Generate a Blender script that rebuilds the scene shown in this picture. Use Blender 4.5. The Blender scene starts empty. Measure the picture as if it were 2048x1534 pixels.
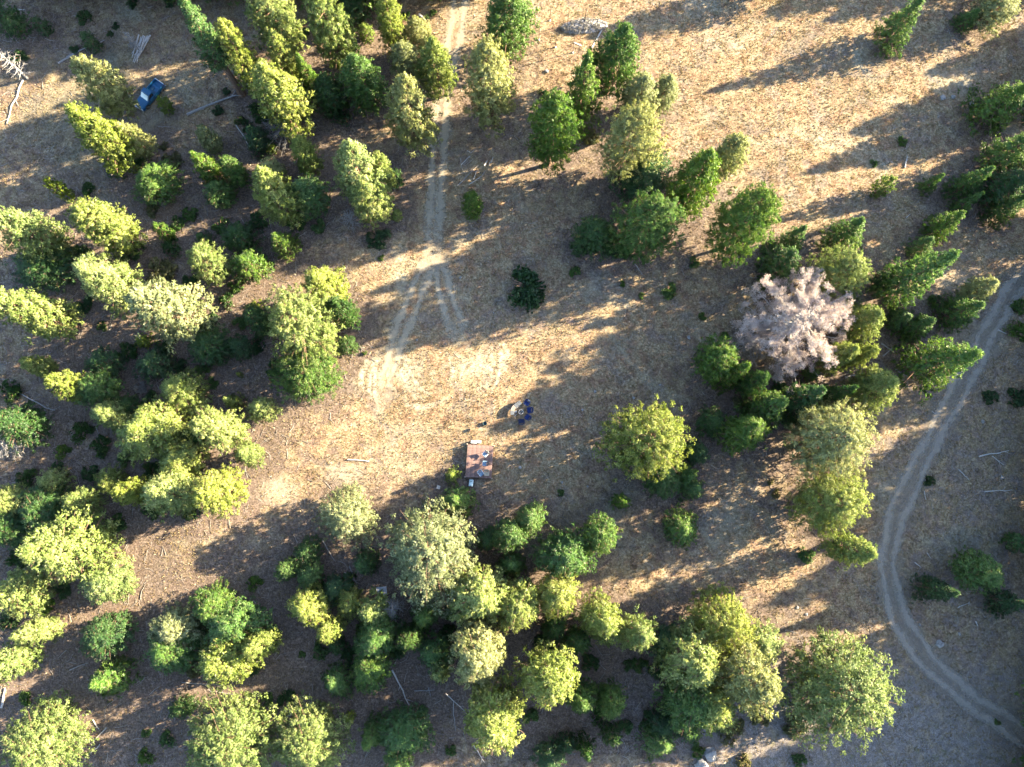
import bpy, math, random
import numpy as np
from mathutils import Vector, Matrix

# ------------------------------------------------------------------ camera, sky, sun, exposure
S = bpy.context.scene
COL = S.collection
F_PX, CAM_H, TILT = 1430.0, 105.0, math.radians(9.2)
cam_d = bpy.data.cameras.new('camera')
cam_d.sensor_width = 36.0
cam_d.lens = F_PX / 2048.0 * 36.0
cam_d.clip_end = 4000.0
cam = bpy.data.objects.new('camera', cam_d)
cam.location = (0, 0, CAM_H)
cam.rotation_euler = (TILT, 0, 0)
COL.objects.link(cam)
S.camera = cam

SUN_EL, SUN_AZ = math.radians(19.5), math.radians(16.5)      # azimuth measured from +X towards +Y
sun_dir = Vector((math.cos(SUN_EL) * math.cos(SUN_AZ), math.cos(SUN_EL) * math.sin(SUN_AZ), math.sin(SUN_EL)))
world = bpy.data.worlds.new('World')
S.world = world
world.use_nodes = True
wn = world.node_tree
wn.nodes.clear()
sky = wn.nodes.new('ShaderNodeTexSky')
sky.sky_type = 'NISHITA'
sky.sun_disc = False
sky.sun_elevation = SUN_EL
sky.sun_rotation = math.pi / 2 - SUN_AZ
sky.altitude = 1200.0
sky.air_density = 1.0
sky.dust_density = 2.0
bgn = wn.nodes.new('ShaderNodeBackground')
bgn.inputs['Strength'].default_value = 0.070
wo = wn.nodes.new('ShaderNodeOutputWorld')
wn.links.new(sky.outputs[0], bgn.inputs[0])
wn.links.new(bgn.outputs[0], wo.inputs[0])
sl = bpy.data.lights.new('sun', 'SUN')
sl.energy = 5.0
sl.angle = math.radians(0.55)
sl.color = (1.0, 0.835, 0.56)
so = bpy.data.objects.new('sun', sl)
so.rotation_euler = sun_dir.to_track_quat('Z', 'Y').to_euler()
so.location = sun_dir * 200
COL.objects.link(so)
S.view_settings.view_transform = 'Standard'
S.view_settings.look = 'None'
S.view_settings.gamma = 1.0
S.view_settings.exposure = 3.4
S.view_settings.use_curve_mapping = False
S.render.engine = 'CYCLES'
S.cycles.max_bounces = 6
S.cycles.diffuse_bounces = 3
S.cycles.transparent_max_bounces = 8

# ------------------------------------------------------------------ geometry helpers
CT, ST = math.cos(TILT), math.sin(TILT)
def ray(X, Y):
    a, b = (X - 1024.0) / F_PX, -(Y - 767.0) / F_PX
    return np.array([a, b * CT + ST, b * ST - CT])
def hz(x, y):                                      # gentle relief of the ground
    return (0.16 * np.sin(x * 0.11 + 0.6) * np.cos(y * 0.09 - 0.4) + 0.09 * np.sin(x * 0.23 + y * 0.19)
            + 0.05 * np.sin(x * 0.47 - y * 0.41 + 1.0))
def gp(X, Y, z=0.0):                               # photo point -> point at height z above the ground
    r = ray(X, Y)
    t = (CAM_H - z) / -r[2]
    x, y = r[0] * t, r[1] * t
    return float(x), float(y)
def gpz(X, Y, up=0.0):
    x, y = gp(X, Y, up)
    return Vector((x, y, float(hz(x, y)) + up))
def px_at(x, y, z=0.0):
    dx, dy, dz = x, y, z - CAM_H
    yc = dy * CT + dz * ST
    zc = -dy * ST + dz * CT
    return 1024 + F_PX * dx / -zc, 767 - F_PX * yc / -zc

def mesh_np(name, V, Fa, n=3, attrs=None, smooth=False):
    m = bpy.data.meshes.new(name)
    V = np.ascontiguousarray(V, dtype=np.float32)
    Fa = np.ascontiguousarray(Fa, dtype=np.int32)
    k = len(Fa)
    m.vertices.add(len(V)); m.vertices.foreach_set('co', V.ravel())
    m.loops.add(k * n); m.loops.foreach_set('vertex_index', Fa.ravel())
    m.polygons.add(k)
    m.polygons.foreach_set('loop_start', np.arange(0, k * n, n, dtype=np.int32))
    m.polygons.foreach_set('loop_total', np.full(k, n, dtype=np.int32))
    if smooth:
        m.polygons.foreach_set('use_smooth', np.ones(k, dtype=bool))
    for an, arr in (attrs or {}).items():
        arr = np.ascontiguousarray(arr, dtype=np.float32)
        if arr.ndim == 1:
            a = m.attributes.new(an, 'FLOAT', 'POINT'); a.data.foreach_set('value', arr)
        elif arr.shape[1] == 3:
            a = m.attributes.new(an, 'FLOAT_VECTOR', 'POINT'); a.data.foreach_set('vector', arr.ravel())
        else:
            a = m.attributes.new(an, 'FLOAT_COLOR', 'POINT'); a.data.foreach_set('color', arr.ravel())
    m.update(calc_edges=True)
    return m

class MB:
    """collects shapes for ONE mesh"""
    def __init__(s): s.v = []; s.f = []
    def add(s, vs, fs):
        o = len(s.v); s.v += [tuple(v) for v in vs]; s.f += [tuple(i + o for i in f) for f in fs]
    def box(s, c, d, rot=None, taper=1.0):
        x, y, z = d[0] / 2, d[1] / 2, d[2] / 2
        vs = [Vector((sx * x * (taper if sz > 0 else 1), sy * y * (taper if sz > 0 else 1), sz * z)) for sz in (-1, 1) for sy in (-1, 1) for sx in (-1, 1)]
        if rot is not None: vs = [rot @ v for v in vs]
        c = Vector(c)
        s.add([v + c for v in vs], [(0, 2, 3, 1), (4, 5, 7, 6), (0, 1, 5, 4), (2, 6, 7, 3), (0, 4, 6, 2), (1, 3, 7, 5)])
    def tube(s, pts, rads, n=6, caps=True):
        pts = [Vector(p) for p in pts]
        o = len(s.v)
        for i, p in enumerate(pts):
            d = (pts[min(i + 1, len(pts) - 1)] - pts[max(i - 1, 0)]).normalized()
            a = d.cross(Vector((0, 0, 1)))
            if a.length < 0.05: a = d.cross(Vector((1, 0, 0)))
            a.normalize(); b = d.cross(a)
            for k in range(n):
                w = 2 * math.pi * k / n
                s.v.append(tuple(p + (a * math.cos(w) + b * math.sin(w)) * rads[i]))
        for i in range(len(pts) - 1):
            for k in range(n):
                a0, a1 = o + i * n + k, o + i * n + (k + 1) % n
                s.f.append((a0, a1, a1 + n, a0 + n))
        if caps:
            s.f.append(tuple(o + k for k in range(n))[::-1])
            e = o + (len(pts) - 1) * n
            s.f.append(tuple(e + k for k in range(n)))
    def prism(s, outline, y0, y1):                 # outline in x,z, extruded along y
        n = len(outline)
        s.add([(x, y0, z) for x, z in outline] + [(x, y1, z) for x, z in outline],
              [tuple(range(n)), tuple(range(2 * n - 1, n - 1, -1))] + [(i, i + n, (i + 1) % n + n, (i + 1) % n) for i in range(n)])
    def lathe(s, prof, n=20, c=(0, 0, 0), ring=False):
        if ring: prof = list(prof) + [prof[0]]
        o = len(s.v)
        for r, z in prof:
            for k in range(n):
                w = 2 * math.pi * k / n
                s.v.append((c[0] + r * math.cos(w), c[1] + r * math.sin(w), c[2] + z))
        for i in range(len(prof) - 1):
            for k in range(n):
                a0, a1 = o + i * n + k, o + i * n + (k + 1) % n
                s.f.append((a0, a1, a1 + n, a0 + n))
        if not ring:
            s.f.append(tuple(o + k for k in range(n))[::-1])
            e = o + (len(prof) - 1) * n
            s.f.append(tuple(e + k for k in range(n)))
    def mesh(s, name):
        m = bpy.data.meshes.new(name); m.from_pydata(s.v, [], s.f); m.update(); return m
    def build(s, name, mat, parent=None, bevel=0.0):
        o = obj(name, s.mesh(name), mat, parent)
        if bevel:
            b = o.modifiers.new('bevel', 'BEVEL'); b.width = bevel; b.segments = 2; b.limit_method = 'ANGLE'
        return o

def obj(name, me, mat=None, parent=None):
    o = bpy.data.objects.new(name, me)
    COL.objects.link(o)
    if mat is not None and len(me.materials) == 0: me.materials.append(mat)
    if parent is not None: o.parent = parent
    return o
def empty(name, loc=(0, 0, 0), rz=0.0):
    o = bpy.data.objects.new(name, None); COL.objects.link(o)
    o.empty_display_size = 0.3
    o.location = loc; o.rotation_euler = (0, 0, rz)
    return o
def tag(o, label=None, cat=None, group=None, kind=None):
    if label: o['label'] = label
    if cat: o['category'] = cat
    if group: o['group'] = group
    if kind: o['kind'] = kind
    return o

# ------------------------------------------------------------------ materials
class NT:
    def __init__(s, name):
        s.m = bpy.data.materials.new(name); s.m.use_nodes = True
        s.t = s.m.node_tree; s.t.nodes.clear()
        s.out = s.n('ShaderNodeOutputMaterial')
    def n(s, ty, **kw):
        nd = s.t.nodes.new(ty)
        for k, v in kw.items(): setattr(nd, k, v)
        return nd
    def l(s, a, b): s.t.links.new(a, b)
    def val(s, x, sock):
        if hasattr(x, 'is_linked') or hasattr(x, 'links'): s.l(x, sock)
        else: sock.default_value = x
    def noise(s, scale, detail=4.0, rough=0.6, vec=None, dist=0.0):
        nd = s.n('ShaderNodeTexNoise'); nd.inputs['Scale'].default_value = scale
        nd.inputs['Detail'].default_value = detail; nd.inputs['Roughness'].default_value = rough
        nd.inputs['Distortion'].default_value = dist
        if vec is not None: s.l(vec, nd.inputs['Vector'])
        return nd.outputs['Fac']
    def ramp(s, fac, stops):
        nd = s.n('ShaderNodeValToRGB'); e = nd.color_ramp.elements
        while len(e) > 1: e.remove(e[-1])
        for i, (p, c) in enumerate(stops):
            q = e[0] if i == 0 else e.new(p)
            q.position = p; q.color = (*c, 1) if len(c) == 3 else c
        s.l(fac, nd.inputs['Fac']); return nd.outputs['Color']
    def mix(s, fac, a, b, mode='MIX'):
        nd = s.n('ShaderNodeMix', data_type='RGBA', blend_type=mode)
        s.val(fac, nd.inputs[0])
        for x, i in ((a, 6), (b, 7)):
            if isinstance(x, tuple): nd.inputs[i].default_value = (*x, 1)
            else: s.l(x, nd.inputs[i])
        return nd.outputs[2]
    def math(s, op, a, b=0.5, clamp=False):
        nd = s.n('ShaderNodeMath', operation=op); nd.use_clamp = clamp
        s.val(a, nd.inputs[0]); s.val(b, nd.inputs[1]); return nd.outputs[0]
    def maprange(s, x, a, b, c=0.0, d=1.0):
        nd = s.n('ShaderNodeMapRange'); s.l(x, nd.inputs[0])
        for i, v in enumerate((a, b, c, d)): nd.inputs[i + 1].default_value = v
        return nd.outputs[0]
    def attr(s, name):
        nd = s.n('ShaderNodeAttribute'); nd.attribute_name = name; return nd
    def bump(s, h, strength=0.5, dist=0.1):
        nd = s.n('ShaderNodeBump'); nd.inputs['Strength'].default_value = strength; nd.inputs['Distance'].default_value = dist
        s.l(h, nd.inputs['Height']); return nd.outputs[0]
    def bsdf(s, color, rough=0.8, metal=0.0, normal=None, spec=0.3):
        b = s.n('ShaderNodeBsdfPrincipled')
        if isinstance(color, tuple): b.inputs['Base Color'].default_value = (*color, 1)
        else: s.l(color, b.inputs['Base Color'])
        s.val(rough, b.inputs['Roughness'])
        b.inputs['Metallic'].default_value = metal
        b.inputs['Specular IOR Level'].default_value = spec
        if normal is not None: s.l(normal, b.inputs['Normal'])
        return b
    def finish(s, shader): s.l(shader.outputs[0] if hasattr(shader, 'outputs') else shader, s.out.inputs[0]); return s.m

def simple(name, c, rough=0.7, metal=0.0, var=0.25, scale=6.0, spec=0.3):
    t = NT(name)
    tc = t.n('ShaderNodeTexCoord')
    f = t.noise(scale, 5, 0.65, tc.outputs['Object'])
    c2 = tuple(max(0.0, x * (1 - var)) for x in c); c3 = tuple(min(1.0, x * (1 + var)) for x in c)
    return t.finish(t.bsdf(t.ramp(f, [(0.3, c2), (0.7, c3)]), rough, metal, spec=spec))

def foliage(name, dark, mid, light, translucency=0.35, soft=True):
    t = NT(name)
    a = t.attr('tone').outputs['Fac']
    oi = t.n('ShaderNodeObjectInfo')
    r = t.math('MULTIPLY_ADD', oi.outputs['Random'], 0.3)
    r.node.inputs[2].default_value = -0.13
    f = t.math('ADD', a, r, True)
    c = t.ramp(f, [(0.0, dark), (0.5, mid), (1.0, light)])
    hs = t.n('ShaderNodeHueSaturation'); t.l(c, hs.inputs['Color'])
    wn_ = t.n('ShaderNodeTexWhiteNoise', noise_dimensions='1D'); t.l(oi.outputs['Random'], wn_.inputs['W'])
    t.l(t.maprange(wn_.outputs['Value'], 0, 1, 0.496, 0.522), hs.inputs['Hue'])
    t.l(t.maprange(wn_.outputs['Value'], 0, 1, 1.15, 0.92), hs.inputs['Saturation'])
    c = hs.outputs[0]
    d = t.n('ShaderNodeBsdfDiffuse'); t.l(c, d.inputs[0])
    tr = t.n('ShaderNodeBsdfTranslucent')
    t.l(t.mix(1.0, c, (1.0, 1.0, 0.6), 'MULTIPLY'), tr.inputs[0])
    if soft:                                           # needles in a spray share the spray's facing
        nv = t.attr('facing').outputs['Vector']
        vt = t.n('ShaderNodeVectorTransform', vector_type='NORMAL', convert_from='OBJECT', convert_to='WORLD'); t.l(nv, vt.inputs[0])
        ge = t.n('ShaderNodeNewGeometry')
        ad = t.n('ShaderNodeVectorMath', operation='SCALE'); t.l(ge.outputs['Normal'], ad.inputs[0]); ad.inputs['Scale'].default_value = 0.45
        sm = t.n('ShaderNodeVectorMath', operation='ADD'); t.l(vt.outputs[0], sm.inputs[0]); t.l(ad.outputs[0], sm.inputs[1])
        nm = t.n('ShaderNodeVectorMath', operation='NORMALIZE'); t.l(sm.outputs[0], nm.inputs[0])
        t.l(nm.outputs[0], d.inputs['Normal'])
    g = t.n('ShaderNodeBsdfGlossy'); g.inputs['Roughness'].default_value = 0.45
    g.inputs[0].default_value = (1, 1, 0.95, 1)
    m1 = t.n('ShaderNodeMixShader'); m1.inputs[0].default_value = translucency
    t.l(d.outputs[0], m1.inputs[1]); t.l(tr.outputs[0], m1.inputs[2])
    m2 = t.n('ShaderNodeMixShader'); m2.inputs[0].default_value = 0.04
    t.l(m1.outputs[0], m2.inputs[1]); t.l(g.outputs[0], m2.inputs[2])
    return t.finish(m2)

M = {}
M['pine'] = foliage('pine_needles', (0.108, 0.160, 0.032), (0.245, 0.305, 0.078), (0.45, 0.475, 0.175))
M['green'] = foliage('green_needles', (0.046, 0.110, 0.022), (0.095, 0.185, 0.036), (0.195, 0.275, 0.062))
M['dark'] = foliage('dark_needles', (0.022, 0.064, 0.018), (0.046, 0.110, 0.026), (0.095, 0.165, 0.040))
M['pale'] = foliage('pale_needles', (0.155, 0.180, 0.068), (0.305, 0.33, 0.135), (0.46, 0.47, 0.24))
M['olive'] = foliage('olive_leaves', (0.087, 0.099, 0.036), (0.160, 0.160, 0.065), (0.261, 0.239, 0.109))
M['lime'] = foliage('lime_leaves', (0.102, 0.174, 0.029), (0.174, 0.246, 0.043), (0.304, 0.348, 0.072))
M['twig'] = foliage('pale_twigs', (0.35, 0.285, 0.265), (0.48, 0.41, 0.385), (0.60, 0.53, 0.505), 0.1, False)
M['greytwig'] = foliage('grey_twigs', (0.12, 0.11, 0.105), (0.20, 0.19, 0.18), (0.30, 0.285, 0.275), 0.1, False)
M['straw'] = foliage('dry_grass', (0.145, 0.10, 0.052), (0.24, 0.182, 0.10), (0.335, 0.275, 0.17), 0.25, False)
M['bark'] = simple('bark', (0.16, 0.10, 0.07), 0.9, var=0.5, scale=9)
M['deadwood'] = simple('grey_deadwood', (0.22, 0.21, 0.205), 0.85, var=0.35, scale=7)
M['palewood'] = simple('pale_deadwood', (0.36, 0.345, 0.33), 0.85, var=0.3, scale=7)
M['rock'] = simple('rock', (0.21, 0.205, 0.20), 0.9, var=0.35, scale=4)

def ground_mat():
    t = NT('ground')
    tc = t.n('ShaderNodeTexCoord').outputs['Object']
    reg = t.attr('region')
    sep = t.n('ShaderNodeSeparateColor'); t.l(reg.outputs['Color'], sep.inputs[0])
    litter, gravel, green = sep.outputs[0], sep.outputs[1], sep.outputs[2]
    big = t.noise(0.10, 4, 0.6, tc, 0.6)
    mid = t.noise(0.55, 5, 0.65, tc, 0.4)
    fine = t.noise(4.2, 4, 0.75, tc)
    xf = t.noise(9.0, 3, 0.8, tc)
    straw = t.ramp(fine, [(0.34, (0.118, 0.084, 0.049)), (0.5, (0.225, 0.171, 0.104)), (0.66, (0.315, 0.262, 0.180))])
    rust = t.ramp(fine, [(0.36, (0.099, 0.058, 0.037)), (0.55, (0.209, 0.129, 0.081)), (0.66, (0.275, 0.197, 0.131))])
    col = t.mix(t.maprange(mid, 0.42, 0.62), straw, rust)
    pale = t.ramp(xf, [(0.38, (0.184, 0.169, 0.128)), (0.7, (0.347, 0.324, 0.254))])
    col = t.mix(t.maprange(big, 0.56, 0.70, 0, 0.75), col, pale)
    soil = t.ramp(fine, [(0.34, (0.081, 0.068, 0.059)), (0.52, (0.142, 0.122, 0.110)), (0.68, (0.223, 0.199, 0.185))])
    sb = t.noise(0.23, 5, 0.7, tc, 0.8)
    col = t.mix(t.maprange(sb, 0.50, 0.62, 0, 0.62), col, soil)
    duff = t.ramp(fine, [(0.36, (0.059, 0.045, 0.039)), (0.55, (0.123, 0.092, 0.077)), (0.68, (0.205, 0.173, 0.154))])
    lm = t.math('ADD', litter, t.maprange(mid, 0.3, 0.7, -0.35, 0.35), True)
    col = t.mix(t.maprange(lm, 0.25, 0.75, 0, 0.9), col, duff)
    grav = t.ramp(xf, [(0.38, (0.088, 0.079, 0.073)), (0.52, (0.178, 0.163, 0.157)), (0.64, (0.294, 0.277, 0.272))])
    gm = t.math('ADD', gravel, t.maprange(mid, 0.3, 0.7, -0.3, 0.3), True)
    col = t.mix(t.maprange(gm, 0.3, 0.8, 0, 0.85), col, grav)
    sage = t.ramp(fine, [(0.3, (0.062, 0.065, 0.045)), (0.7, (0.167, 0.170, 0.123))])
    sm = t.math('ADD', green, t.maprange(big, 0.3, 0.7, -0.3, 0.3), True)
    col = t.mix(t.maprange(sm, 0.35, 0.8, 0, 0.75), col, sage)
    vor = t.n('ShaderNodeTexVoronoi'); vor.inputs['Scale'].default_value = 1.6; t.l(tc, vor.inputs['Vector'])
    stones = t.maprange(vor.outputs['Distance'], 0.05, 0.085, 1, 0)
    pick = t.maprange(t.noise(1.6, 1, 0.5, tc), 0.52, 0.6)
    col = t.mix(t.math('MULTIPLY', t.math('MULTIPLY', stones, pick), t.math('ADD', gravel, 0.12, True)), col, (0.351, 0.353, 0.371))
    pat = t.noise(1.4, 5, 0.72, tc, 0.3)
    pat2 = t.noise(2.9, 3, 0.7, tc)
    con = t.math('MULTIPLY', t.maprange(pat, 0.34, 0.66, 0.74, 1.26), t.maprange(pat2, 0.32, 0.68, 0.78, 1.22))
    cc = t.n('ShaderNodeCombineColor')
    for q in range(3): t.l(con, cc.inputs[q])
    col = t.mix(1.0, col, cc.outputs[0], 'MULTIPLY')
    weed = t.math('MULTIPLY', t.maprange(t.noise(0.9, 5, 0.7, tc, 0.5), 0.54, 0.66), t.maprange(gravel, 0.15, 0.7, 0.12, 0.75))
    col = t.mix(weed, col, t.ramp(fine, [(0.36, (0.055, 0.056, 0.031)), (0.64, (0.189, 0.178, 0.106))]))
    psep = reg.outputs['Alpha']
    ps = t.ramp(xf, [(0.38, (0.205, 0.169, 0.123)), (0.62, (0.410, 0.354, 0.272))])
    col = t.mix(t.maprange(t.math('ADD', psep, t.maprange(mid, 0.3, 0.7, -0.35, 0.35)), 0.3, 0.8, 0, 0.5), col, ps)
    h = t.math('ADD', fine, t.math('MULTIPLY', xf, 0.6))
    return t.finish(t.bsdf(col, 0.95, normal=t.bump(h, 0.45, 0.10), spec=0.1))

def road_mat(name, edge, centre_grass, strength, cols):
    t = NT(name)
    tc = t.n('ShaderNodeTexCoord').outputs['Object']
    u = t.attr('across').outputs['Fac']                # 0 centre .. 1 edge
    n1 = t.noise(1.1, 4, 0.65, tc); n2 = t.noise(5.5, 4, 0.75, tc)
    col = t.ramp(n2, [(0.3, cols[0]), (0.55, cols[1]), (0.75, cols[2])])
    w = t.math('ADD', u, t.maprange(n1, 0.3, 0.7, -0.4, 0.4))
    w = t.math('ADD', w, t.maprange(n2, 0.3, 0.7, -0.25, 0.25))
    a = t.maprange(w, edge - 0.42, edge + 0.26, strength, 0)
    b = t.bsdf(col, 0.95, normal=t.bump(n2, 0.4, 0.05), spec=0.1)
    tr = t.n('ShaderNodeBsdfTransparent')
    mx = t.n('ShaderNodeMixShader'); t.l(a, mx.inputs[0]); t.l(tr.outputs[0], mx.inputs[1]); t.l(b.outputs[0], mx.inputs[2])
    return t.finish(mx)

M['ground'] = ground_mat()
M['road'] = road_mat('gravel_road', 0.72, 0.0, 0.62, ((0.15, 0.13, 0.107), (0.215, 0.19, 0.16), (0.29, 0.26, 0.225)))
M['rut'] = road_mat('road_rut', 0.72, 0.0, 0.62, ((0.25, 0.222, 0.188), (0.33, 0.30, 0.26), (0.42, 0.385, 0.34)))
M['grassrut'] = road_mat('grass_track_rut', 0.72, 0.0, 0.75, ((0.25, 0.215, 0.16), (0.34, 0.30, 0.235), (0.43, 0.385, 0.305)))
M['oldrut'] = road_mat('old_rut', 0.70, 0.0, 0.38, ((0.25, 0.21, 0.14), (0.35, 0.30, 0.215), (0.43, 0.38, 0.28)))
M['faintrut'] = road_mat('turning_rut', 0.70, 0.0, 0.85, ((0.32, 0.275, 0.20), (0.43, 0.375, 0.28), (0.53, 0.47, 0.36)))

# ------------------------------------------------------------------ plants: the table of trees
# (x, y, width, length along the lean, kind) in photo pixels of the 2048 px photograph; read into metres below
T = []
def add(kind, *rows):
    for r in rows: T.append((kind,) + r)
# p pine / g green pine / d dark conifer / l pale pine / y lime sapling / o olive
add('p', (480,110,62,150),(195,262,82,172),(205,445,95,150),(55,465,90,165),(542,25,88,150),(655,42,84,180),(562,110,58,85),
 (555,182,95,140),(779,40,62,78),(866,125,66,112),(608,305,54,72),(545,385,72,112),(712,340,88,135),(738,395,76,82),(762,338,46,72),
 (205,555,88,112),(55,615,86,182),(73,730,42,56),(133,770,56,78),(218,828,58,62),(297,862,105,106),(435,855,76,96),
 (362,785,76,76),(412,522,72,76),(462,803,36,40),(490,907,46,50),(100,962,50,46),(357,922,86,68),(220,962,56,48),(265,985,56,70),(335,985,86,92),
 (430,980,92,100),(160,1005,62,66),(20,1005,72,56),(123,1095,112,192),(207,1165,95,78),(40,1185,90,92),(65,1265,52,76),
 (10,1330,62,92),(75,1485,155,130),(455,1480,172,150),(615,1480,142,130),(955,1195,116,122),(1040,1215,92,130),
 (990,1447,113,130),(1095,1360,112,140),(1115,1190,86,92),(1205,1242,80,86),(1277,1272,70,82),(1445,1242,118,110),(1385,1318,112,112),(1420,1408,102,96),
 (1690,1380,204,186),(1525,1295,76,62),(1300,880,152,156),(1668,1005,122,112),(645,575,78,88),(600,640,146,178),
 (1685,550,112,100),(1755,775,80,80),(1682,712,56,62),(1728,710,42,56),(1730,640,66,66),(520,818,46,46),(450,1320,96,96),(880,1343,42,50),(658,1262,46,60),
 (615,1215,70,72),(697,1207,56,50),(745,1225,66,62),(1713,1098,62,102),(515,1292,54,66))
add('l', (200,165,76,112),(262,270,52,72),(812,117,62,76),(835,65,56,62),(815,215,86,150),(980,160,106,162),(1332,178,52,62),(1458,308,66,92),
 (1270,275,116,172),(415,275,40,50),(545,345,60,60),(1965,580,52,62),(2000,10,82,56),(1278,185,66,78),(350,1255,86,62),(862,1105,186,190),(690,1030,114,112),(1672,872,160,142),(955,1310,112,112),(325,607,112,205),(1495,1360,122,130))
add('g', (405,68,50,150),(1015,45,102,108),(1230,115,86,172),(1165,175,72,145),(1105,260,96,156),(1390,365,86,138),(1290,450,122,152),(1488,445,116,166),
 (1697,465,72,76),(1588,475,46,62),(1808,40,66,102),(1940,35,38,46),(2010,197,92,112),(1950,357,52,86),(1897,445,52,86),(1850,490,42,56),(1845,545,96,180),
 (1930,620,66,90),(1803,635,46,46),(1845,650,56,72),(1890,715,106,152),(1540,812,72,72),(1492,865,76,66),(1437,718,82,62),(1472,742,56,56),(1625,748,36,36),
 (310,362,72,70),(408,330,52,80),(467,340,46,70),(437,385,56,62),(615,150,52,86),(722,160,78,92),(615,388,70,86),(562,483,52,62),(944,408,42,56),
 (612,745,116,66),(912,1002,62,64),(1200,1072,76,66),(1130,1110,92,82),(1367,1058,68,66),(1020,1070,66,66),(1060,1038,56,60),(1022,1130,50,52),
 (752,1275,76,82),(742,1340,76,72),(672,1365,62,66),(852,1230,46,66),(868,1305,60,60),(742,1475,52,66),(808,1465,86,86),(795,1515,62,50),
 (1378,1400,110,100),(1165,1395,56,76),(1222,1400,60,76),(1320,1490,66,70),(1957,1142,80,56),(2040,1085,40,52),(210,1362,76,92),(345,1300,86,76),
 (430,1210,82,62),(470,1250,100,72),(575,1137,46,50),(620,1148,52,52),(497,527,66,66),(195,775,72,80),(1243,1003,36,36),(1385,978,46,42),(325,462,30,46),
 (1372,952,46,40),(2030,300,82,102),(1937,403,36,66),(1867,363,34,52),(1147,1500,10,10))
add('d', (12,35,62,70),(658,190,62,82),(1195,470,76,82),(1160,490,36,38),(1290,350,92,70),(2020,365,82,102),(2020,412,52,76),(1570,525,82,72),
 (1612,795,76,76),(1670,790,52,52),(1507,765,46,56),(685,625,52,92),(693,690,42,42),(520,640,52,72),(1390,905,46,62),(1325,955,72,40),(1424,845,52,34),
 (420,695,76,52),(478,693,42,42),(205,725,62,46),(30,850,72,112),(257,812,42,42),(385,868,42,46),(90,1020,92,52),(20,1055,82,62),(212,1270,88,92),
 (613,1105,56,46),(728,1127,48,62),(672,1178,52,38),(822,1275,52,72),(672,1290,40,40),(1107,1255,52,52),(1157,1282,52,56),(1330,1285,62,62),(1325,1455,56,52),
 (1222,1472,42,50),(1170,1500,42,62),(1098,1515,56,46),(1880,1182,52,74),(2020,1205,50,70),(363,1415,46,52),(85,530,92,44),(512,275,52,62),(700,15,60,40),
 (790,355,32,36),(405,478,36,36),(1770,560,42,42),(975,1078,42,42),(1135,1490,42,42),(1380,1460,46,42),(80,50,30,36),(178,80,34,36),(475,470,60,44),(307,727,60,42))
add('y', (328,208,26,36),(732,63,36,28),(904,950,34,32),(793,430,22,24),(1770,370,34,50),(477,748,12,12),(697,1435,24,26),(542,297,20,22),(115,375,30,56),(283,680,34,30),
 (505,620,40,34))
T[:] = [r for r in T if r[3] > 11]
# low shrubs: kind s (green), o (olive), k (dark)
SH = []
def adds(kind, *rows):
    for r in rows: SH.append((kind,) + r)
adds('k', (1060,575,100),(758,478,50),(172,378,34),(433,217,26),(453,180,18),(480,240,24),(495,252,26),(200,893,44),(200,652,24),(112,930,26),(50,955,42),(570,1395,44),
 (1860,962,24),(1520,568,32),(1087,185,22),(145,95,20),(228,48,16),(215,65,16),(165,35,36),(262,5,24),(335,3,26),(35,110,34),(1983,798,36),(2030,792,46))
adds('s', (1148,540,28),(1390,525,24),(1406,633,20),(1447,672,26),(1343,582,40),(1283,590,17),(1247,565,16),(1120,985,18),(812,25,20),(852,27,14),(865,20,16),
 (1257,1332,24),(1397,1502,32),(602,1312,18),(290,1470,24),(287,1518,36),(45,1400,34),(2040,660,46),(2045,615,36),(530,1400,30),(902,1500,26),(762,515,14),(728,705,10),
 (423,765,26),(842,1425,30),(1617,1108,38),(1808,280,22),(1752,323,18),(2000,1448,14),(1600,1525,34),(508,1165,34))
adds('o', (300,420,36),(343,317,40),(315,540,70),(1180,270,42),(1460,1465,48),(1481,1452,28),(1520,1435,42),(1487,1520,36),(1590,1450,54),(390,1340,44),(97,1440,36),
 (1700,615,36),(1570,732,36),(1483,808,36),(1545,965,16),(1555,988,20),(325,290,20))
adds('k', (60,560,44),(170,610,40),(250,705,46),(330,690,40),(360,742,44),(300,800,38),(160,862,46),(300,942,42),(180,942,40),(380,902,40),(20,782,50),(60,825,46),(420,642,42),(450,600,36),
 (380,562,36),(340,492,44),(270,502,46),(160,502,50),(110,505,46),(280,335,44),(230,335,46),(350,442,36),(520,440,44),(590,442,42),(510,692,42),(545,735,40),(300,1022,46),(380,1022,46),(230,1042,46),
 (30,1122,50),(120,1182,42),(20,1242,46),(640,1182,44),(700,1162,34),(700,1312,44),(800,1302,46),(900,1272,46),(1080,1292,46),(1180,1332,42),(1010,1392,42),(1200,1432,40),(1320,1342,44),(1300,1442,40),
 (540,1272,40),(400,1262,44),(500,1332,40),(640,175,50),(680,225,50),(590,210,46),(520,225,46),(700,100,44),(600,60,44),(1260,345,50),(1240,500,40),(1540,500,44),(1640,600,40))
adds('s', (130,642,30),(400,742,34),(340,832,36),(120,902,34),(250,922,36),(470,572,34),(240,522,32),(380,422,36),(440,452,36),(640,452,36),(480,642,36),(570,765,36),(130,1042,40),(90,1212,36),(640,1302,36),
 (720,1262,36),(840,1262,40),(900,1222,36),(1120,1302,40),(1060,1432,36),(1250,1452,36),(1280,1332,34),(1340,1422,40),(1440,1442,40),(390,1302,40),(330,1482,34),(1790,600,30),(1870,600,30),(1560,770,36),(1580,840,36))
adds('w', (325,398,36),(280,772,30),(785,408,20),(262,85,16))        # bare pale shrubs

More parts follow.
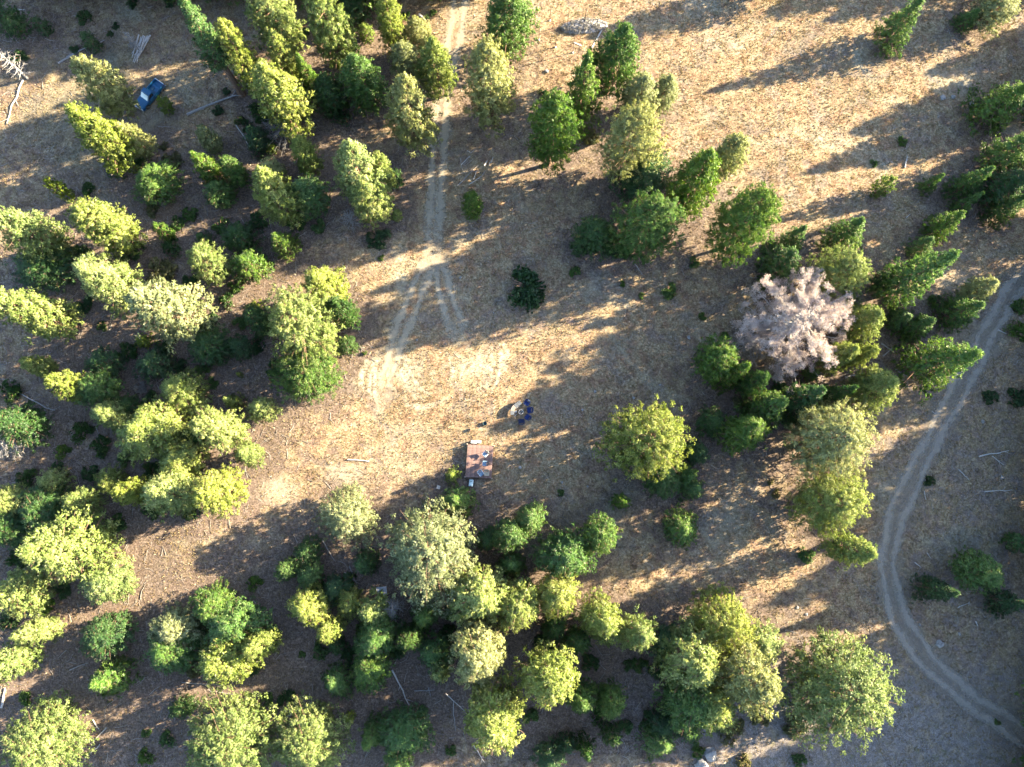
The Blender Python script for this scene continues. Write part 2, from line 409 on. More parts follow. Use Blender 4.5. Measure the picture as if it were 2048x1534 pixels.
HH = {(1437,718): 12.0, (1472,742): 11.5, (1540,812): 12.5, (1492,865): 11.5, (1612,795): 14.0, (1670,790): 13.0, (1755,775): 11.5, (1682,712): 11.0, (1728,710): 10.0,
      (1730,640): 11.0, (1672,872): 15.5, (1668,1005): 13.0, (1570,525): 10.5, (1685,550): 12.5, (1697,465): 10.0, (1588,475): 9.0, (1390,905): 7.0, (1507,765): 11.5, (1424,845): 5.0, (1300,880): 14.5, (912,1002): 6.5, (904,950): 3.2, (862,1105): 12.0, (690,1030): 8.5, (1690,1380): 12.5, (405,68): 22.0, (542,25): 18.0, (655,42): 19.0, (779,40): 14.0, (480,110): 18.5, (562,110): 15.0, (555,182): 17.0, (195,262): 17.0, (200,165): 15.0, (866,125): 15.0,
      (1015,45): 14.0, (1230,115): 17.0, (615,150): 13.0, (722,160): 13.0, (205,445): 15.0, (55,465): 15.0}
def solve_tree(kind, cx, cy, w, L):
    cb = 0.36 if (cx, cy) == (405, 68) else (0.22 if kind in 'pl' else 0.10)
    h = 8.0
    for _ in range(6):
        zc = (cb + (1 - cb) * 0.5) * h
        x, y = gp(cx, cy, zc)
        rv = ray(cx, cy); d = (CAM_H - zc) / -rv[2]          # depth along the axis
        th = math.acos(-rv[2] / np.linalg.norm(rv))
        r = 0.5 * w * d / F_PX * 1.06
        La = 0.5 * L * d / F_PX * (1.12 if kind in 'pl' else 1.0)
        k = {'p': 2.6, 'l': 2.6, 'g': 2.8, 'd': 2.4, 'y': 2.0}[kind]
        h0 = k * r + 2.0
        hs = 2 * math.sqrt(max(La * La - (r * math.cos(th))**2, 0.0)) / max(math.sin(th), 0.08) / (1 - cb)
        wgt = min(max((math.degrees(th) - 9) / 14.0, 0), 1) * 0.85
        hn = (1 - wgt) * h0 + wgt * hs
        hn = min(max(hn, 1.5 * r + 0.6, 0.7 * h0), 6.0 * r + 1, 19.0)
        h = HH.get((cx, cy), hn)
    return x, y, r, h

TREES = [(k,) + solve_tree(k, cx, cy, w, L) + (cx, cy) for k, cx, cy, w, L in T]
TXY = np.array([(t[1], t[2], t[3], t[4]) for t in TREES])

# ------------------------------------------------------------------ ground
rng = np.random.default_rng(7)
X0, X1, Y0, Y1 = -98.0, 98.0, -56.0, 92.0
def axis(a, b, step, far):
    inner = np.arange(a, b + 1e-6, step)
    o = [step]
    while sum(o) < far: o.append(o[-1] * 1.35)
    o = np.cumsum(o)
    return np.concatenate([(a - o)[::-1], inner, inner[-1] + o])
gx, gy = axis(X0, X1, 0.5, 900.0), axis(Y0, Y1, 0.5, 900.0)
GX, GY = np.meshgrid(gx, gy)
GZ = hz(GX, GY)
fx, fy = GX.ravel(), GY.ravel()

def region(x, y):
    lit = np.zeros_like(x)
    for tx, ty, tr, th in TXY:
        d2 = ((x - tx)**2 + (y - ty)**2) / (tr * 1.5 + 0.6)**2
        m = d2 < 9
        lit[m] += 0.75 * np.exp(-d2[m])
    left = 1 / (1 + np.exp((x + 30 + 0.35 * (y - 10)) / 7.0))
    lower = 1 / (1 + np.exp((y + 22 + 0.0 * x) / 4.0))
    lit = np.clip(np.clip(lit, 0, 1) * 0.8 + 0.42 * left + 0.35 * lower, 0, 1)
    right = 1 / (1 + np.exp(-(x - 52 + 0.28 * (y + 10)) / 5.0)) * (1 / (1 + np.exp((y - 30) / 6)))
    lowr = 1 / (1 + np.exp(-(x - 20) / 7.0)) * (1 / (1 + np.exp((y + 20) / 3.5)))
    midsh = 0.35 * np.exp(-((x - 2)**2 / 260 + (y - 28)**2 / 70))
    grav = np.clip(np.maximum(right * 0.42, lowr * 0.75) + midsh, 0, 1)
    green = np.clip(np.exp(-((x + 68)**2 / 250 + (y - 62)**2 / 250)) * 0.7 + np.exp(-((x - 8)**2 / 200 + (y + 2)**2 / 140)) * 0.5
                    + np.exp(-((x - 72)**2 / 200 + (y + 12)**2 / 300)) * 0.5, 0, 1)
    return lit, grav, green
def patch(x, y):                                   # pale worn straw where vehicles turned
    out = np.zeros_like(x)
    for X, Y, a, b in ((945, 735, 40, 22), (868, 520, 22, 45), (690, 945, 40, 20), (560, 980, 45, 30), (930, 30, 50, 30), (1905, 560, 50, 30)):
        cx, cy = gp(X, Y); sx, sy = a * 0.074, b * 0.074
        out += np.exp(-((x - cx)**2 / sx**2 + (y - cy)**2 / sy**2))
    return np.clip(out, 0, 1)
rl, rg, rn = region(fx, fy)
ny_, nx_ = GX.shape
idx = np.arange(ny_ * nx_).reshape(ny_, nx_)
quads = np.stack([idx[:-1, :-1], idx[:-1, 1:], idx[1:, 1:], idx[1:, :-1]], -1).reshape(-1, 4)
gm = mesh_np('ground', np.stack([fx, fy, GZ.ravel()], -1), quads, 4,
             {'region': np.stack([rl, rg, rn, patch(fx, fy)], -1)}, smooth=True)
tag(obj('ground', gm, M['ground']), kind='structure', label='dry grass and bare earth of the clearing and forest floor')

# ------------------------------------------------------------------ roads and tracks
def smooth_path(pts, step=0.6):
    P = np.array(pts, float)
    out = []
    n = len(P)
    for i in range(n - 1):
        p0, p1, p2, p3 = P[max(i - 1, 0)], P[i], P[i + 1], P[min(i + 2, n - 1)]
        k = max(2, int(np.linalg.norm(p2 - p1) / step))
        for t in np.linspace(0, 1, k, endpoint=False):
            out.append(0.5 * ((2 * p1) + (-p0 + p2) * t + (2 * p0 - 5 * p1 + 4 * p2 - p3) * t * t + (-p0 + 3 * p1 - 3 * p2 + p3) * t**3))
    out.append(P[-1])
    return np.array(out)
def ribbon(path, half, up, off=0.0, nseg=6):
    d = np.gradient(path, axis=0); d /= np.linalg.norm(d, axis=1)[:, None] + 1e-9
    nrm = np.stack([-d[:, 1], d[:, 0]], -1)
    us = np.linspace(-1, 1, nseg + 1)
    sarc = np.concatenate([[0], np.cumsum(np.linalg.norm(np.diff(path, axis=0), axis=1))])
    wob = 0.16 * np.sin(sarc * 0.31 + off * 5) + 0.12 * np.sin(sarc * 0.83 + 2.0 + off * 3)
    wid = half * (1 + 0.22 * np.sin(sarc * 0.47 + off * 7 + half) + 0.15 * np.sin(sarc * 1.1 + off))
    V = (path[:, None, :] + nrm[:, None, :] * (off + wob[:, None, None] + us[None, :, None] * wid[:, None, None]))
    z = hz(V[..., 0], V[..., 1]) + up
    v = np.concatenate([V, z[..., None]], -1).reshape(-1, 3)
    a = np.tile(np.abs(us), len(path))
    a = np.maximum(a.reshape(len(path), -1), np.clip(1 - np.minimum(np.arange(len(path)), np.arange(len(path))[::-1]) / 9.0, 0, 1)[:, None]).ravel()
    i = np.arange(len(path) * (nseg + 1)).reshape(len(path), nseg + 1)
    q = np.stack([i[:-1, :-1], i[1:, :-1], i[1:, 1:], i[:-1, 1:]], -1).reshape(-1, 4)
    return v, q, a
def ribbons(name, items, mat, parent=None):
    Vs, Qs, As, o = [], [], [], 0
    for it in items:
        v, q, a = ribbon(*it); Vs.append(v); Qs.append(q + o); As.append(a); o += len(v)
    return obj(name, mesh_np(name, np.concatenate(Vs), np.concatenate(Qs), 4, {'across': np.concatenate(As)}, True), mat, parent)
def gpath(pts): return smooth_path([gp(*p) for p in pts])

road_p = gpath([(2150,470),(2048,560),(1985,650),(1935,745),(1885,840),(1842,920),(1805,1000),(1783,1075),(1778,1150),(1795,1225),(1835,1295),(1895,1360),(1970,1420),(2060,1478),(2160,1540)])
track_p = gpath([(930,-60),(918,20),(905,90),(893,160),(882,230),(876,300),(872,370),(869,440),(866,505)])
fork_a = gpath([(866,495),(852,545),(826,605),(803,660),(785,715),(772,765),(770,800)])
fork_b = gpath([(867,500),(882,545),(893,590),(905,635),(930,690)])
rd = ribbons('dirt_road', [(road_p, 3.1, 0.015)], M['road'])
tag(rd, kind='structure', label='pale gravel road bending through the shaded ground')
ribbons('wheel_rut', [(road_p, 0.72, 0.022, 1.0, 4)], M['rut'], rd)
ribbons('wheel_rut', [(road_p, 0.72, 0.022, -1.0, 4)], M['rut'], rd)
tk = ribbons('grass_track', [(track_p, 1.0, 0.016, 0.85, 4)], M['grassrut'])
tag(tk, kind='structure', label='pale two-rut grass track running to the fork')
ribbons('wheel_rut', [(track_p, 1.0, 0.016, -0.85, 4)], M['grassrut'], tk)
for p in (fork_a, fork_b):
    for o in (-0.85, 0.85): ribbons('wheel_rut', [(p, 0.9, 0.021, o, 4)], M['grassrut'], tk)
turn = [[(762,700),(742,740),(735,785),(745,815)],[(778,705),(760,745),(758,790)],[(795,700),(790,740),(810,785)],[(808,700),(808,740),(830,790),(850,800)],
        [(840,705),(838,735),(848,770)],[(905,700),(915,735),(905,765)],[(935,695),(945,730),(935,770)],[(965,690),(972,725),(960,770)],[(990,685),(1002,715),(995,755),(975,790)],
        [(1005,680),(1012,715),(1003,755)],[(880,745),(900,725),(930,715)],[(820,700),(828,740),(850,775)],[(950,692),(958,728),(947,772)],[(748,705),(722,750),(722,800)],[(802,690),(800,735),(820,785),(845,805)],[(815,695),(818,740),(838,780),(870,795)],[(785,700),(775,745),(788,795)],[(770,690),(750,735),(748,790),(765,830)],
        [(895,700),(905,735),(895,775)],[(915,695),(925,735),(915,780)],[(925,700),(935,730),(925,765)],[(975,690),(985,725),(972,775)],[(940,790),(975,770),(998,735)],[(860,720),(865,750),(885,785)],[(800,800),(850,815),(900,800)]]
tn = ribbons('turning_circle', [(gpath(turn[0]), 0.55, 0.018, 0.0, 4)], M['faintrut'])
tag(tn, kind='structure', label='arcs of wheel ruts where vehicles turned in the dry grass')
for p in turn[1:]: ribbons('wheel_rut', [(gpath(p), 0.5, 0.018, 0.0, 4)], M['faintrut'], tn)
fd = ribbons('old_track', [(gpath([(1165,620),(1200,650),(1250,710),(1290,755),(1330,800)]), 0.7, 0.018, 0.0, 4)], M['oldrut'])
tag(fd, kind='structure', label='faint old wheel track crossing the meadow')
ribbons('wheel_rut', [(gpath([(1185,615),(1222,650),(1270,705)]), 0.7, 0.018, 0.0, 4)], M['oldrut'], fd)
ft = ribbons('forest_track', [(gpath([(420,115),(370,165),(335,200),(290,245),(255,280)]), 1.0, 0.016, 0.8, 4)], M['oldrut'])
tag(ft, kind='structure', label='faint track passing the blue pickup in the woods')
ribbons('wheel_rut', [(gpath([(420,115),(370,165),(335,200),(290,245),(255,280)]), 1.0, 0.016, -0.9, 4)], M['oldrut'], ft)
ROADS = [(road_p, 1.9), (track_p, 1.3), (fork_a, 1.2), (fork_b, 1.2)]

# ------------------------------------------------------------------ tree meshes
def unit(v): return v / (np.linalg.norm(v, axis=-1, keepdims=True) + 1e-9)
def leaves(rg, P, pr, nt, nb, bl, bw, squash=0.75, ptone=None, droop=0.2, out=None):
    """P puff centres, pr puff radii -> small needle-spray faces spread over each puff"""
    n = len(P)
    d = unit(rg.normal(size=(n, nt, 3)) + np.array([0, 0, 0.25]))
    pos = P[:, None] + d * (pr[:, None, None] * rg.uniform(0.35, 1.0, (n, nt, 1))) * np.array([1, 1, squash])
    bd = unit(d[:, :, None] * 0.9 + rg.normal(size=(n, nt, nb, 3)) * 0.75 + np.array([0, 0, droop]))
    ln = bl * rg.uniform(0.65, 1.3, (n, nt, nb, 1))
    nrm = d[:, :, None] * 0.7 + (out[:, None, None] if out is not None else 0) * 0.7 + rg.normal(size=bd.shape) * 0.45
    side = unit(np.cross(bd, nrm)) * bw * rg.uniform(0.7, 1.3, (n, nt, nb, 1))
    base = pos[:, :, None] - bd * ln * 0.35
    tip = pos[:, :, None] + bd * ln * 0.65
    V = np.stack([base - side, base + side, tip], 3).reshape(-1, 3)
    Fc = np.arange(len(V)).reshape(-1, 3)
    fac = unit(d[:, :, None] * 0.9 + (out[:, None, None] * 0.8 if out is not None else 0) + np.zeros_like(bd))
    if ptone is None: ptone = rg.uniform(0.2, 0.8, n)
    tone = np.clip(ptone[:, None, None] + rg.uniform(-0.15, 0.15, (n, nt, 1)) + rg.uniform(-0.2, 0.2, (n, nt, nb)), 0, 1)
    leaves.facing = np.repeat(fac.reshape(-1, 3), 3, axis=0)
    return V, Fc, np.repeat(tone.ravel(), 3)

def profile(style, t):
    if style == 'round': return max(0.0, 1 - t**2.0)**0.6 * (0.68 + 0.32 * min(1, t / 0.28)) + 0.05
    if style == 'pine': return max(0.0, 1 - t**1.5)**0.8 * (0.72 + 0.28 * min(1, t / 0.22)) + 0.05
    if style == 'cone': return (1 - t)**0.85 * (0.85 + 0.15 * min(1, t / 0.15)) + 0.03
    return max(0.0, 1 - t * t)**0.5

def make_tree(seed, H, R, cb, style, nbr, dens, pr, nt, nb, bl, bw, gap=0.0):
    rg = np.random.default_rng(seed)
    wood = MB()
    lean = rg.normal(size=2) * 0.012 * H
    def ax(z): k = z / H; return np.array([lean[0] * k * k * 2, lean[1] * k * k * 2, z])
    r0 = 0.020 * H + 0.03
    zs = np.linspace(-0.15, H * 0.97, 8)
    wood.tube([ax(z) for z in zs], [max(0.02, r0 * (1.0 - 0.93 * max(z, 0) / H) * (1.25 if z <= 0 else 1)) for z in zs], 7)
    P, pt = [], []
    lump = rg.uniform(0, 6.28, 3)
    for i in range(nbr):
        t = (i + rg.uniform(0, 1)) / nbr
        t = t**0.92
        if rg.uniform() < gap: continue
        az = i * 2.39996 + rg.normal() * 0.35
        z = cb * H + t * (H - cb * H) * 0.97
        rad = R * profile(style, t) * rg.uniform(0.70, 1.08) * (1 + 0.13 * math.sin(2 * az + lump[0]) + 0.10 * math.sin(3 * az + lump[1] + 4 * t))
        rise = (-0.10 + 0.62 * t) if style != 'cone' else (-0.05 + 0.4 * t)
        dr = np.array([math.cos(az), math.sin(az), 0.0])
        pp = np.array([-dr[1], dr[0], 0.0])
        a = ax(z)
        end = a + dr * rad + np.array([0, 0, rise * rad * 0.8])
        midp = a + dr * rad * 0.5 + np.array([0, 0, rise * rad * 0.28])
        wood.tube([a, midp, end], [max(0.012, r0 * 0.28 * (1 - 0.6 * t)), max(0.01, r0 * 0.17 * (1 - 0.6 * t)), 0.012], 4, False)
        bt = rg.uniform(0.25, 0.75)
        n = max(2, int(round(rad * dens)))
        for k in range(n):
            s = 1 - (k + rg.uniform(0, 0.9)) / n * 0.72
            lat = rg.normal() * 0.30 * rad * (0.35 + 0.65 * math.sin(math.pi * min(1, s * 0.9)))
            p = a + dr * rad * s + pp * lat + np.array([0, 0, rise * rad * 0.8 * s * s + rg.normal() * 0.10 * pr * 2])
            P.append(p); pt.append(np.clip(bt + rg.normal() * 0.13, 0.05, 0.95))
    for k in range(5):
        P.append(ax(H * (0.90 + 0.025 * k)) + rg.normal(size=3) * 0.12 * pr); pt.append(0.65)
    P = np.array(P)
    prs = pr * rg.uniform(0.7, 1.25, len(P))
    cen = np.array([0, 0, H * (cb + 0.35 * (1 - cb))])
    out = unit((P - cen) * np.array([1 / R, 1 / R, 1.6 / H]))
    V, Fc, tone = leaves(rg, P, prs, nt, nb, bl, bw, ptone=np.array(pt), out=out)
    global REFF
    REFF = float(np.percentile(np.hypot(V[:, 0], V[:, 1]), {'round': 96, 'pine': 91, 'cone': 94}[style]))
    return REFF, wood.mesh('trunk'), mesh_np('crown', V, Fc, 3, {'tone': tone, 'facing': leaves.facing})

def make_shrub(seed, R, H, n, pr, nt, nb, bl, bw):
    rg = np.random.default_rng(seed)
    d = unit(rg.normal(size=(n, 3))); d[:, 2] = np.abs(d[:, 2])
    rr = rg.uniform(0.25, 1.0, (n, 1))**0.5 * rg.uniform(0.8, 1.1, (n, 1))
    lob = np.array([(math.cos(a) * q, math.sin(a) * q, 0) for a, q in zip(rg.uniform(0, 6.28, 6), rg.uniform(0.15, 0.62, 6))])
    lr = rg.uniform(0.32, 0.62, 6)
    pick = rg.integers(0, 6, n)
    P = (lob[pick] + d * rr * lr[pick][:, None] * np.array([1, 1, 1.35])) * np.array([R, R, H]) + np.array([0, 0, 0.05])
    V, Fc, tone = leaves(rg, P, pr * rg.uniform(0.7, 1.3, n), nt, nb, bl, bw, ptone=rg.uniform(0.2, 0.8, n))
    w = MB()
    for k in range(7):
        a = rg.uniform(0, 6.28); e = np.array([math.cos(a) * R * 0.6, math.sin(a) * R * 0.6, H * 0.7])
        w.tube([(0, 0, -0.1), e * 0.5 + np.array([0, 0, 0.1 * H]), e], [0.05 * R, 0.03 * R, 0.008], 4, False)
    return R * 1.02, w.mesh('stem'), mesh_np('foliage', V, Fc, 3, {'tone': tone, 'facing': leaves.facing})

VAR = {}
VAR['big'] = [(5.5, 13.0, make_tree(100 + i, 13.0, 5.5, 0.12, 'round', 150, 2.5, 0.42, 20, 7, 0.19, 0.040, 0.03)) for i in range(3)]
VAR['pine'] = [(3.2, 11.0, make_tree(200 + i, 11.0, 3.2, 0.16, 'pine' if i < 3 else 'round', 125, 3.2, 0.35, 16, 6, 0.19, 0.040, 0.06)) for i in range(6)]
VAR['tall'] = [(1.7, 20.0, make_tree(250, 20.0, 1.7, 0.36, 'pine', 130, 3.2, 0.36, 16, 6, 0.19, 0.040, 0.04))]
VAR['mid'] = [(2.3, 6.5, make_tree(300 + i, 6.5, 2.3, 0.10, 'round' if i % 2 else 'pine', 85, 3.6, 0.29, 14, 6, 0.16, 0.036, 0.06)) for i in range(5)]
VAR['cone'] = [(2.2, 7.5, make_tree(400 + i, 7.5, 2.2, 0.05, 'cone', 115, 3.6, 0.26, 13, 6, 0.15, 0.034, 0.04)) for i in range(3)]
VAR['small'] = [(1.2, 3.0, make_tree(500 + i, 3.0, 1.2, 0.05, 'cone' if i == 0 else 'round', 50, 4.4, 0.21, 11, 6, 0.13, 0.030, 0.05)) for i in range(3)]
VAR['shrub'] = [(1.0, 1.0, make_shrub(600 + i, 1.0, 1.0, 150, 0.17, 10, 6, 0.12, 0.030)) for i in range(4)]

SLOT = bpy.data.materials.new('unset')
def inst(name, me, mat, parent):
    if not len(me.materials): me.materials.append(SLOT)
    o = obj(name, me, None, parent)
    o.material_slots[0].link = 'OBJECT'; o.material_slots[0].material = mat
    return o

RECORD = []          # (object, noun phrase, category, photo x, photo y, group)
def tree(name, style, x, y, r, h, mat, noun, cat, group, seed, X=None, Y=None):
    rr = random.Random(seed)
    _, H0, (R0, wm, cm) = rr.choice(VAR[style])
    e = empty(name, (x, y, float(hz(x, y))), rr.uniform(0, 6.28))
    s = r / R0
    e.scale = (s * rr.uniform(0.96, 1.04), s * rr.uniform(0.96, 1.04), h / H0)
    inst('trunk' if style != 'shrub' else 'stem', wm, M['bark'], e)
    inst('crown' if style != 'shrub' else 'foliage', cm, M[mat], e)
    if X is None: X, Y = px_at(x, y, h * 0.5)
    RECORD.append((e, noun, cat, X, Y, group))
    return e

MATN = {'p': 'pine', 'l': 'pale', 'g': 'green', 'd': 'dark', 'y': 'lime'}
CN = {'p': 'bright yellow-green', 'l': 'pale grey-green', 'g': 'mid-green', 'd': 'dark green', 'y': 'lime-yellow'}
for i, (k, x, y, r, h, X, Y) in enumerate(TREES):
    if (X, Y) == (405, 68): st, nm = 'tall', 'pine_tree'
    elif k == 'y' or r < 1.5: st, nm = 'small', 'pine_sapling'
    elif r > 4.1: st, nm = 'big', 'pine_tree'
    elif k in 'gd' and h > 2.6 * r and (X > 1550 or i % 3 == 0): st, nm = 'cone', 'pine_tree'
    elif r < 2.6 and h < 3.3 * r: st, nm = 'mid', 'pine_tree'
    else: st, nm = 'pine', 'pine_tree'
    size = 'small' if r < 1.6 else ('very broad' if r > 5 else ('broad' if r > 3.9 else ('slender tall' if h > 3.6 * r else ('tall' if h > 10 else 'mid-sized'))))
    tree(nm, st, x, y, r, h, MATN[k], f'{size} {CN[k]} ' + ('pine' if nm == 'pine_tree' else 'sapling'), 'tree', 'trees of the open pine wood', 1000 + i, X, Y)
SN = {'k': ('dark', 'dark green low shrub'), 's': ('green', 'green low bush'), 'o': ('olive', 'olive-grey bush'), 'w': ('greytwig', 'bare pale twiggy bush')}
for i, (k, cx, cy, w) in enumerate(SH):
    x, y = gp(cx, cy, 0.6)
    r = 0.57 * w * (CAM_H / -ray(cx, cy)[2]) / F_PX
    tree('shrub', 'shrub', x, y, r, max(0.5, r * 0.9), SN[k][0], SN[k][1], 'shrub', 'low shrubs among the trees', 3000 + i, cx, cy)

# trees standing beyond the edge whose long shadows cross the clearing
OFF = [(2130,-60),(2190,30),(2150,120),(2250,90),(2120,330),(2190,420),(2260,300),(2140,520),(2230,610),(2150,720),(2210,800),(2120,860),(2260,880),(2150,960),(2230,1040),
       (2130,1120),(2210,1180),(2150,1260),(2270,1240),(2190,1340),(2120,1400),(2260,1420),(2170,1500),(2110,1560),(2230,1580),(2000,-90),(1880,-110),(1560,-60),(2320,500),(2330,720),
       (2340,980),(2330,1120),(2320,1330),(2100,200),(2310,200),(2340,400),(2060,1620),(1900,1640),(2320,1500)]
_r = random.Random(77)
OFF += [(130,-70),(190,-130),(250,-170),(330,-60),(500,-240),(620,-260),(340,-230),(410,-300),(160,-220),(700,-310)]
OFF += [(380,-90),(450,-60),(520,-110),(590,-70),(660,-120),(720,-60),(790,-100),(860,-90),(300,-120),(560,-190),(700,-200),(430,-180),(820,-220),(950,-170),(240,-60)]
OFF += [(_r.uniform(2090, 2720), _r.uniform(480, 1640)) for _ in range(34)]
NB = len(OFF)
OFF += [(420,-22),(515,-30),(600,-8),(690,-18),(790,-34),(330,-42),(250,-34),(885,-26),(165,-30),(1010,-40),(470,-70),(650,-75),(90,-40),(2150,120),(2190,60),(2170,200),(2230,20),(2240,110)]
for i, (cx, cy) in enumerate(OFF):
    rr = random.Random(50 + i)
    x, y = gp(cx, cy, 5.0 if i < NB else 0.0)
    h = rr.uniform(10.0, 16.5) if cy > 400 else (rr.uniform(13.0, 18.0) if cx < 1000 else rr.uniform(8.0, 12.0)); r = h * rr.uniform(0.24, 0.32)
    tree('pine_tree', 'pine', x, y, r, h, 'green', 'tall pine beyond the photo edge', 'tree', 'trees of the open pine wood', 5000 + i, cx, cy)

# ------------------------------------------------------------------ dead standing trees
def dead_tree(name, X, Y, w, h, mat, twigs, noun, seed, cat='dead tree'):
    x, y = gp(X, Y, h * 0.55)
    R = 0.5 * w * (CAM_H - h * 0.6) / -ray(X, Y)[2] / F_PX
    rg = np.random.default_rng(seed)
    e = empty(name, (x, y, float(hz(x, y))))
    wood = MB(); r0 = 0.022 * h + 0.03
    wood.tube([(0, 0, -0.1), (0.05, 0.03, h * 0.4), (0.0, 0.1, h * 0.75), (0.02, 0.1, h)], [r0 * 1.2, r0 * 0.8, r0 * 0.4, 0.015], 7)
    P, D = [], []
    nbr = int(26 + 6 * R)
    for i in range(nbr):
        t = (i + rg.uniform()) / nbr
        az = i * 2.4 + rg.normal() * 0.3
        z = h * (0.18 + 0.78 * t)
        rad = R * (max(0.05, 1 - t**2.2)**0.55) * rg.uniform(0.75, 1.05)
        d = np.array([math.cos(az), math.sin(az), 0.0]); rise = 0.15 + 0.7 * t
        a = np.array([0.03, 0.06 * t, z])
        end = a + d * rad + np.array([0, 0, rad * rise * 0.6])
        mid = a + d * rad * 0.5 + np.array([rg.normal() * 0.08, rg.normal() * 0.08, rad * rise * 0.22])
        wood.tube([a, mid, end], [r0 * 0.35, r0 * 0.2, 0.012], 5, False)
        for k in range(int(3 + rad * 1.6)):
            s = rg.uniform(0.3, 1.0)
            q = a + (end - a) * s
            dd = unit(d + rg.normal(size=3) * 0.6 + np.array([0, 0, 0.25]))
            ln = rg.uniform(0.3, 0.75) * (0.5 + 0.25 * rad)
            wood.tube([q, q + dd * ln], [0.03, 0.008], 3, False)
            P.append(q + dd * ln * rg.uniform(0.6, 1.0))
    wood.build('trunk', M['palewood' if mat == 'twig' else 'deadwood'], e)
    if twigs:
        P = np.array(P)
        V, Fc, tone = leaves(rg, P, 0.55 * rg.uniform(0.7, 1.3, len(P)), twigs, 6, 0.34, 0.012, ptone=rg.uniform(0.2, 0.8, len(P)))
        obj('crown', mesh_np('crown', V, Fc, 3, {'tone': tone}), M[mat], e)
    RECORD.append((e, noun, cat, X, Y, 'dead standing trees'))
    return e
big_dead = dead_tree('dead_tree', 1588, 648, 232, 13.5, 'twig', 38, 'very broad leafless pinkish-white tree', 71)
dead_tree('dead_tree', 1505, 690, 80, 5.0, 'greytwig', 3, 'thin grey leafless tree', 72)
dead_tree('dead_tree', 787, 1216, 42, 5.5, 'greytwig', 2, 'small spiky grey leafless snag', 73)
dead_tree('dead_tree', 22, 128, 46, 7.0, 'greytwig', 0, 'bare grey snag with drooping limbs', 74)
dead_tree('dead_tree', 12, 890, 60, 7.5, 'greytwig', 2, 'bare pale snag', 75)
dead_tree('dead_tree', 565, 262, 90, 4.5, 'greytwig', 1, 'low bare grey-limbed tree', 76)
dead_tree('dead_tree', 700, 440, 42, 4.0, 'greytwig', 1, 'small bare grey tree', 77)
dead_tree('dead_tree', 262, 82, 22, 4.5, 'greytwig', 1, 'thin bare sapling', 78)

# ------------------------------------------------------------------ logs, poles, fallen branches
def log(X0_, Y0_, X1_, Y1_, rad, mat, noun, seed, name='fallen_log', cat='log', group='fallen logs and poles', up=0.0, forks=2):
    rr = random.Random(seed)
    a, b = gpz(X0_, Y0_, 0), gpz(X1_, Y1_, 0)
    L = (b - a).length
    base = Vector(((a.x + b.x) / 2, (a.y + b.y) / 2, min(a.z, b.z)))
    m = MB()
    pts, rads = [], []
    side = (b - a).cross(Vector((0, 0, 1))).normalized()
    for k in range(6):
        t = k / 5
        p = a.lerp(b, t) + side * rr.gauss(0, 0.012) * L + Vector((0, 0, rad * 0.8 + up + abs(rr.gauss(0, 0.02))))
        pts.append(p - base); rads.append(rad * (1 - 0.55 * t))
    m.tube(pts, rads, 6)
    for k in range(forks if L > 1.5 else 0):
        t = rr.uniform(0.35, 0.95); p = a.lerp(b, t) - base + Vector((0, 0, rad * 0.8 + up))
        d = ((b - a).normalized() + side * rr.choice((-1, 1)) * rr.uniform(0.5, 1.2) + Vector((0, 0, rr.uniform(0, 0.35)))).normalized()
        m.tube([p, p + d * rr.uniform(0.12, 0.25) * L], [rad * 0.4, 0.012], 4)
    o = m.build(name, M[mat]); o.location = base
    RECORD.append((o, noun, cat, (X0_ + X1_) / 2, (Y0_ + Y1_) / 2, group))
    return o
